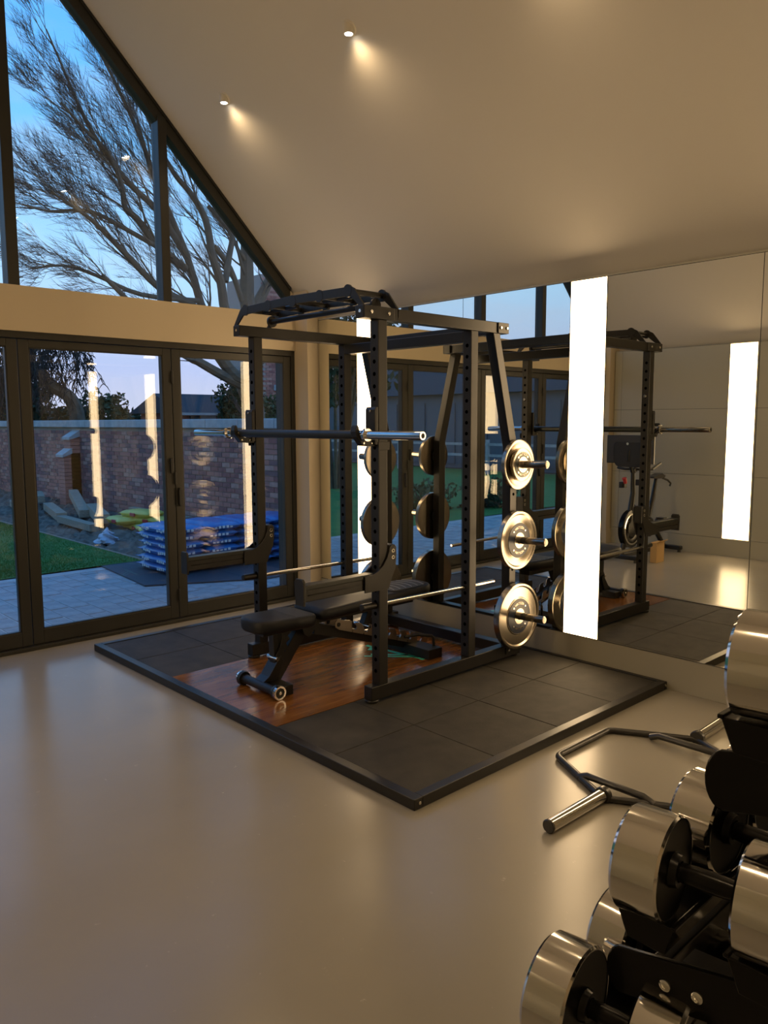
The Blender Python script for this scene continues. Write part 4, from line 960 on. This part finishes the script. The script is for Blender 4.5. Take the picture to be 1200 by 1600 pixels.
# leafy masses
def foliage(name, label, cat, c, rx, ry, rz, n, size, m, stem=True, up=0.):
    t = thing(name, label, cat, (c[0], c[1], GZ)); rnd = random.Random(int(c[0]*10+c[1]*7)); mbs = MB(); vs = []; fs = []
    for k in range(n):
        while True:
            x, y, z = rnd.uniform(-1, 1), rnd.uniform(-1, 1), rnd.uniform(-1, 1)
            l_ = x*x+y*y+z*z
            if .25 < l_ < 1: break
        w = 1+.35*math.sin(x*5+y*3)*math.sin(z*4+y*2)
        P = Vector((c[0]+x*rx*w, c[1]+y*ry*w, c[2]+z*rz*w)); s = size*rnd.uniform(.5, 1.2)
        a = Vector((rnd.uniform(-1, 1), rnd.uniform(-1, 1), rnd.uniform(-1, 1)+up)).normalized(); b = a.cross(Vector((rnd.uniform(-1, 1), rnd.uniform(-1, 1), rnd.uniform(-1, 1)))).normalized()
        o = len(vs); vs += [P-a*s, P+b*s*.45, P+a*s, P-b*s*.45]; fs.append((o, o+1, o+2, o+3))
    stuff(MB().add(vs, fs).build('leaves', m, t))
    st_ = MB()
    for k in range(7):
        a = 2*PI*k/7; st_.tube([(c[0]+.1*math.cos(a), c[1]+.1*math.sin(a), GZ-.05), (c[0]+rx*.3*math.cos(a), c[1]+ry*.3*math.sin(a), c[2]*.6), (c[0]+rx*.7*math.cos(a), c[1]+ry*.7*math.sin(a), c[2]+rz*.5)], [.05, .035, .012], 5, cap=False)
    st_.build('stems', K['bark'], t)
    return t
def bush(u, v, y, ru, rv, n, size, name, label, m, cat='shrub'):
    c = at(u, v, y); dist = (c-CAM).dot(FW); k = dist/FPX
    return foliage(name, label, cat, (c.x, c.y, c.z), ru*k, ru*k*.7, rv*k, n, size, m)
bush(160, 655, 19, 42, 42, 2600, .10, 'bare_shrub', 'greyish brown shrub showing above the wall beside the weeping tree', K['leafmid'])
bush(205, 662, 24, 26, 22, 900, .13, 'evergreen_shrub', 'small dark shrub above the wall left of the door joint', K['leafdark'])
bush(95, 668, 22, 40, 34, 1800, .14, 'evergreen_shrub', 'dark shrub mass above the wall behind the bent trunk', K['leafdark'])
bush(20, 640, 20, 60, 70, 3600, .14, 'evergreen_tree', 'dense evergreen above the wall in the leftmost door pane', K['leafdark'], 'tree')
bush(372, 635, 13.5, 36, 42, 2600, .09, 'ivy_shrub', 'ivy clad shrub above the wall in front of the far house', K['leafdark'])
bush(418, 650, 13, 30, 34, 1400, .08, 'bare_shrub', 'twiggy shrub above the wall beside the brick gable', K['leafmid'])
for i, u in enumerate((236, 246, 255)):
    bush(u, 652, 26, 5, 26, 260, .12, 'slender_tree', ['slender distant tree above the wall, left of three', 'slender distant tree above the wall, middle of three', 'slender distant tree above the wall, right of three'][i], K['leafmid'], 'tree')
# house beyond with dark roof
hs = thing('distant_house', 'distant house with dark tiled roof and pale boarded dormer beyond the wall', 'house', (9, 18.5, GZ))
def wpt(u, v, y): return at(u, v, y)
a = at(286, 645, 17.5); b = at(400, 645, 17.5)
MB().box(a.x, b.x, 17.5, 20.5, GZ, a.z).build('house_wall', K['bricks'][1], hs)
rz0 = a.z; rz1 = at(300, 616, 19).z
MB().add([(a.x-.3, 17.2, rz0), (b.x+.3, 17.2, rz0), (b.x+.3, 20.8, rz0), (a.x-.3, 20.8, rz0), (a.x-.25, 19, rz1), (b.x+.3, 19, rz1)], [(0,1,5,4),(3,4,5,2),(0,4,3),(1,2,5),(0,3,2,1)]).build('roof', K['roof'], hs)
B(a.x-.3, b.x+.3, 17.1, 17.2, rz0-.08, rz0).build('gutter', K['coping'], hs)
p, q = at(312, 648, 17.5), at(336, 668, 17.5); B(p.x, q.x, 17.42, 17.52, q.z, p.z).build('window', K['render'], hs)
p, q = at(296, 650, 17.5), at(311, 668, 17.5); B(p.x, q.x, 17.44, 17.52, q.z, p.z).build('window', K['darkglass'], hs)
# brick gable further right
p, q = at(412, 600, 15), at(520, 600, 15)
hg = thing('brick_gable', 'tall red brick gable end with a small white vent box', 'house', ((p.x+q.x)/2, 16, GZ))
m_ = MB(); z = GZ; rows = MB()
m_.box(p.x, q.x, 15.02, 17, GZ, 6.2); m_.build('gable_wall', K['mortar'], hg)
rb = [MB() for _ in range(4)]; rnd = random.Random(2); r = 0
while z < 6.1:
    x = p.x+(0 if r % 2 else .11)
    while x < q.x-.2: rb[rnd.randint(0, 3)].box(x, x+.215, 15.0, 15.05, z+.005, z+.07); x += .225
    z += .075; r += 1
for k in range(4):
    o = stuff(rb[k].build('brick', [K['bricks'][0], K['bricks'][2], K['bricks'][1], K['bricks'][0]][k], hg))
v0 = at(435, 606, 14.9); B(v0.x-.10, v0.x+.10, 14.8, 15.0, v0.z-.09, v0.z+.09).build('vent_box', K['white'], hg, bevel=.01)
# the garden seen in the mirrors: far left side
foliage('conifer_tree', 'tall dark conifer across the garden, seen in the mirrors', 'tree', (-8.3, 9.5, 4.6), 2.0, 2.0, 2.6, 9000, .13, K['leafdark'])
foliage('evergreen_shrub', 'low leafy shrub beside the patio, seen in the mirror behind the pegs', 'shrub', (-6.2, 4.4, .15), .8, .5, .35, 1600, .06, K['leafmid'])
foliage('evergreen_shrub', 'low leafy shrub further along the patio, seen in the mirror', 'shrub', (-7.6, 3.9, .15), .7, .5, .35, 1500, .06, K['leafdark'])
sh = thing('garden_outbuilding', 'long grey outbuilding with boarded front across the lawn, seen in the mirror', 'building', (-19, 12, GZ))
B(-25, -17, 4, 22, GZ, 2.6).build('boarded_wall', K['rolled'], sh)
MB().add([(-25.3, 3.7, 2.6), (-16.7, 3.7, 2.6), (-16.7, 22.3, 2.6), (-25.3, 22.3, 2.6), (-21, 3.7, 4.6), (-21, 22.3, 4.6)], [(0,1,4),(1,2,5,4),(2,3,5),(3,0,4,5),(0,3,2,1)]).build('roof', K['roof'], sh)
for k in range(12): B(-17.03, -16.96, 4.2+k*1.5, 5.5+k*1.5, .1, 2.3).build('board', K['rolled'], sh)
fe = thing('low_fence', 'pale low rail fence at the far lawn edge, seen in the mirror', 'fence', (-15, 12, GZ))
for z in (.55, .9): B(-15.03, -14.97, 4, 22, z-.04, z+.04).build('rail', K['coping'], fe)
for k in range(10): B(-15.05, -14.95, 4+k*2, 4.1+k*2, GZ, 1.05).build('post', K['coping'], fe)
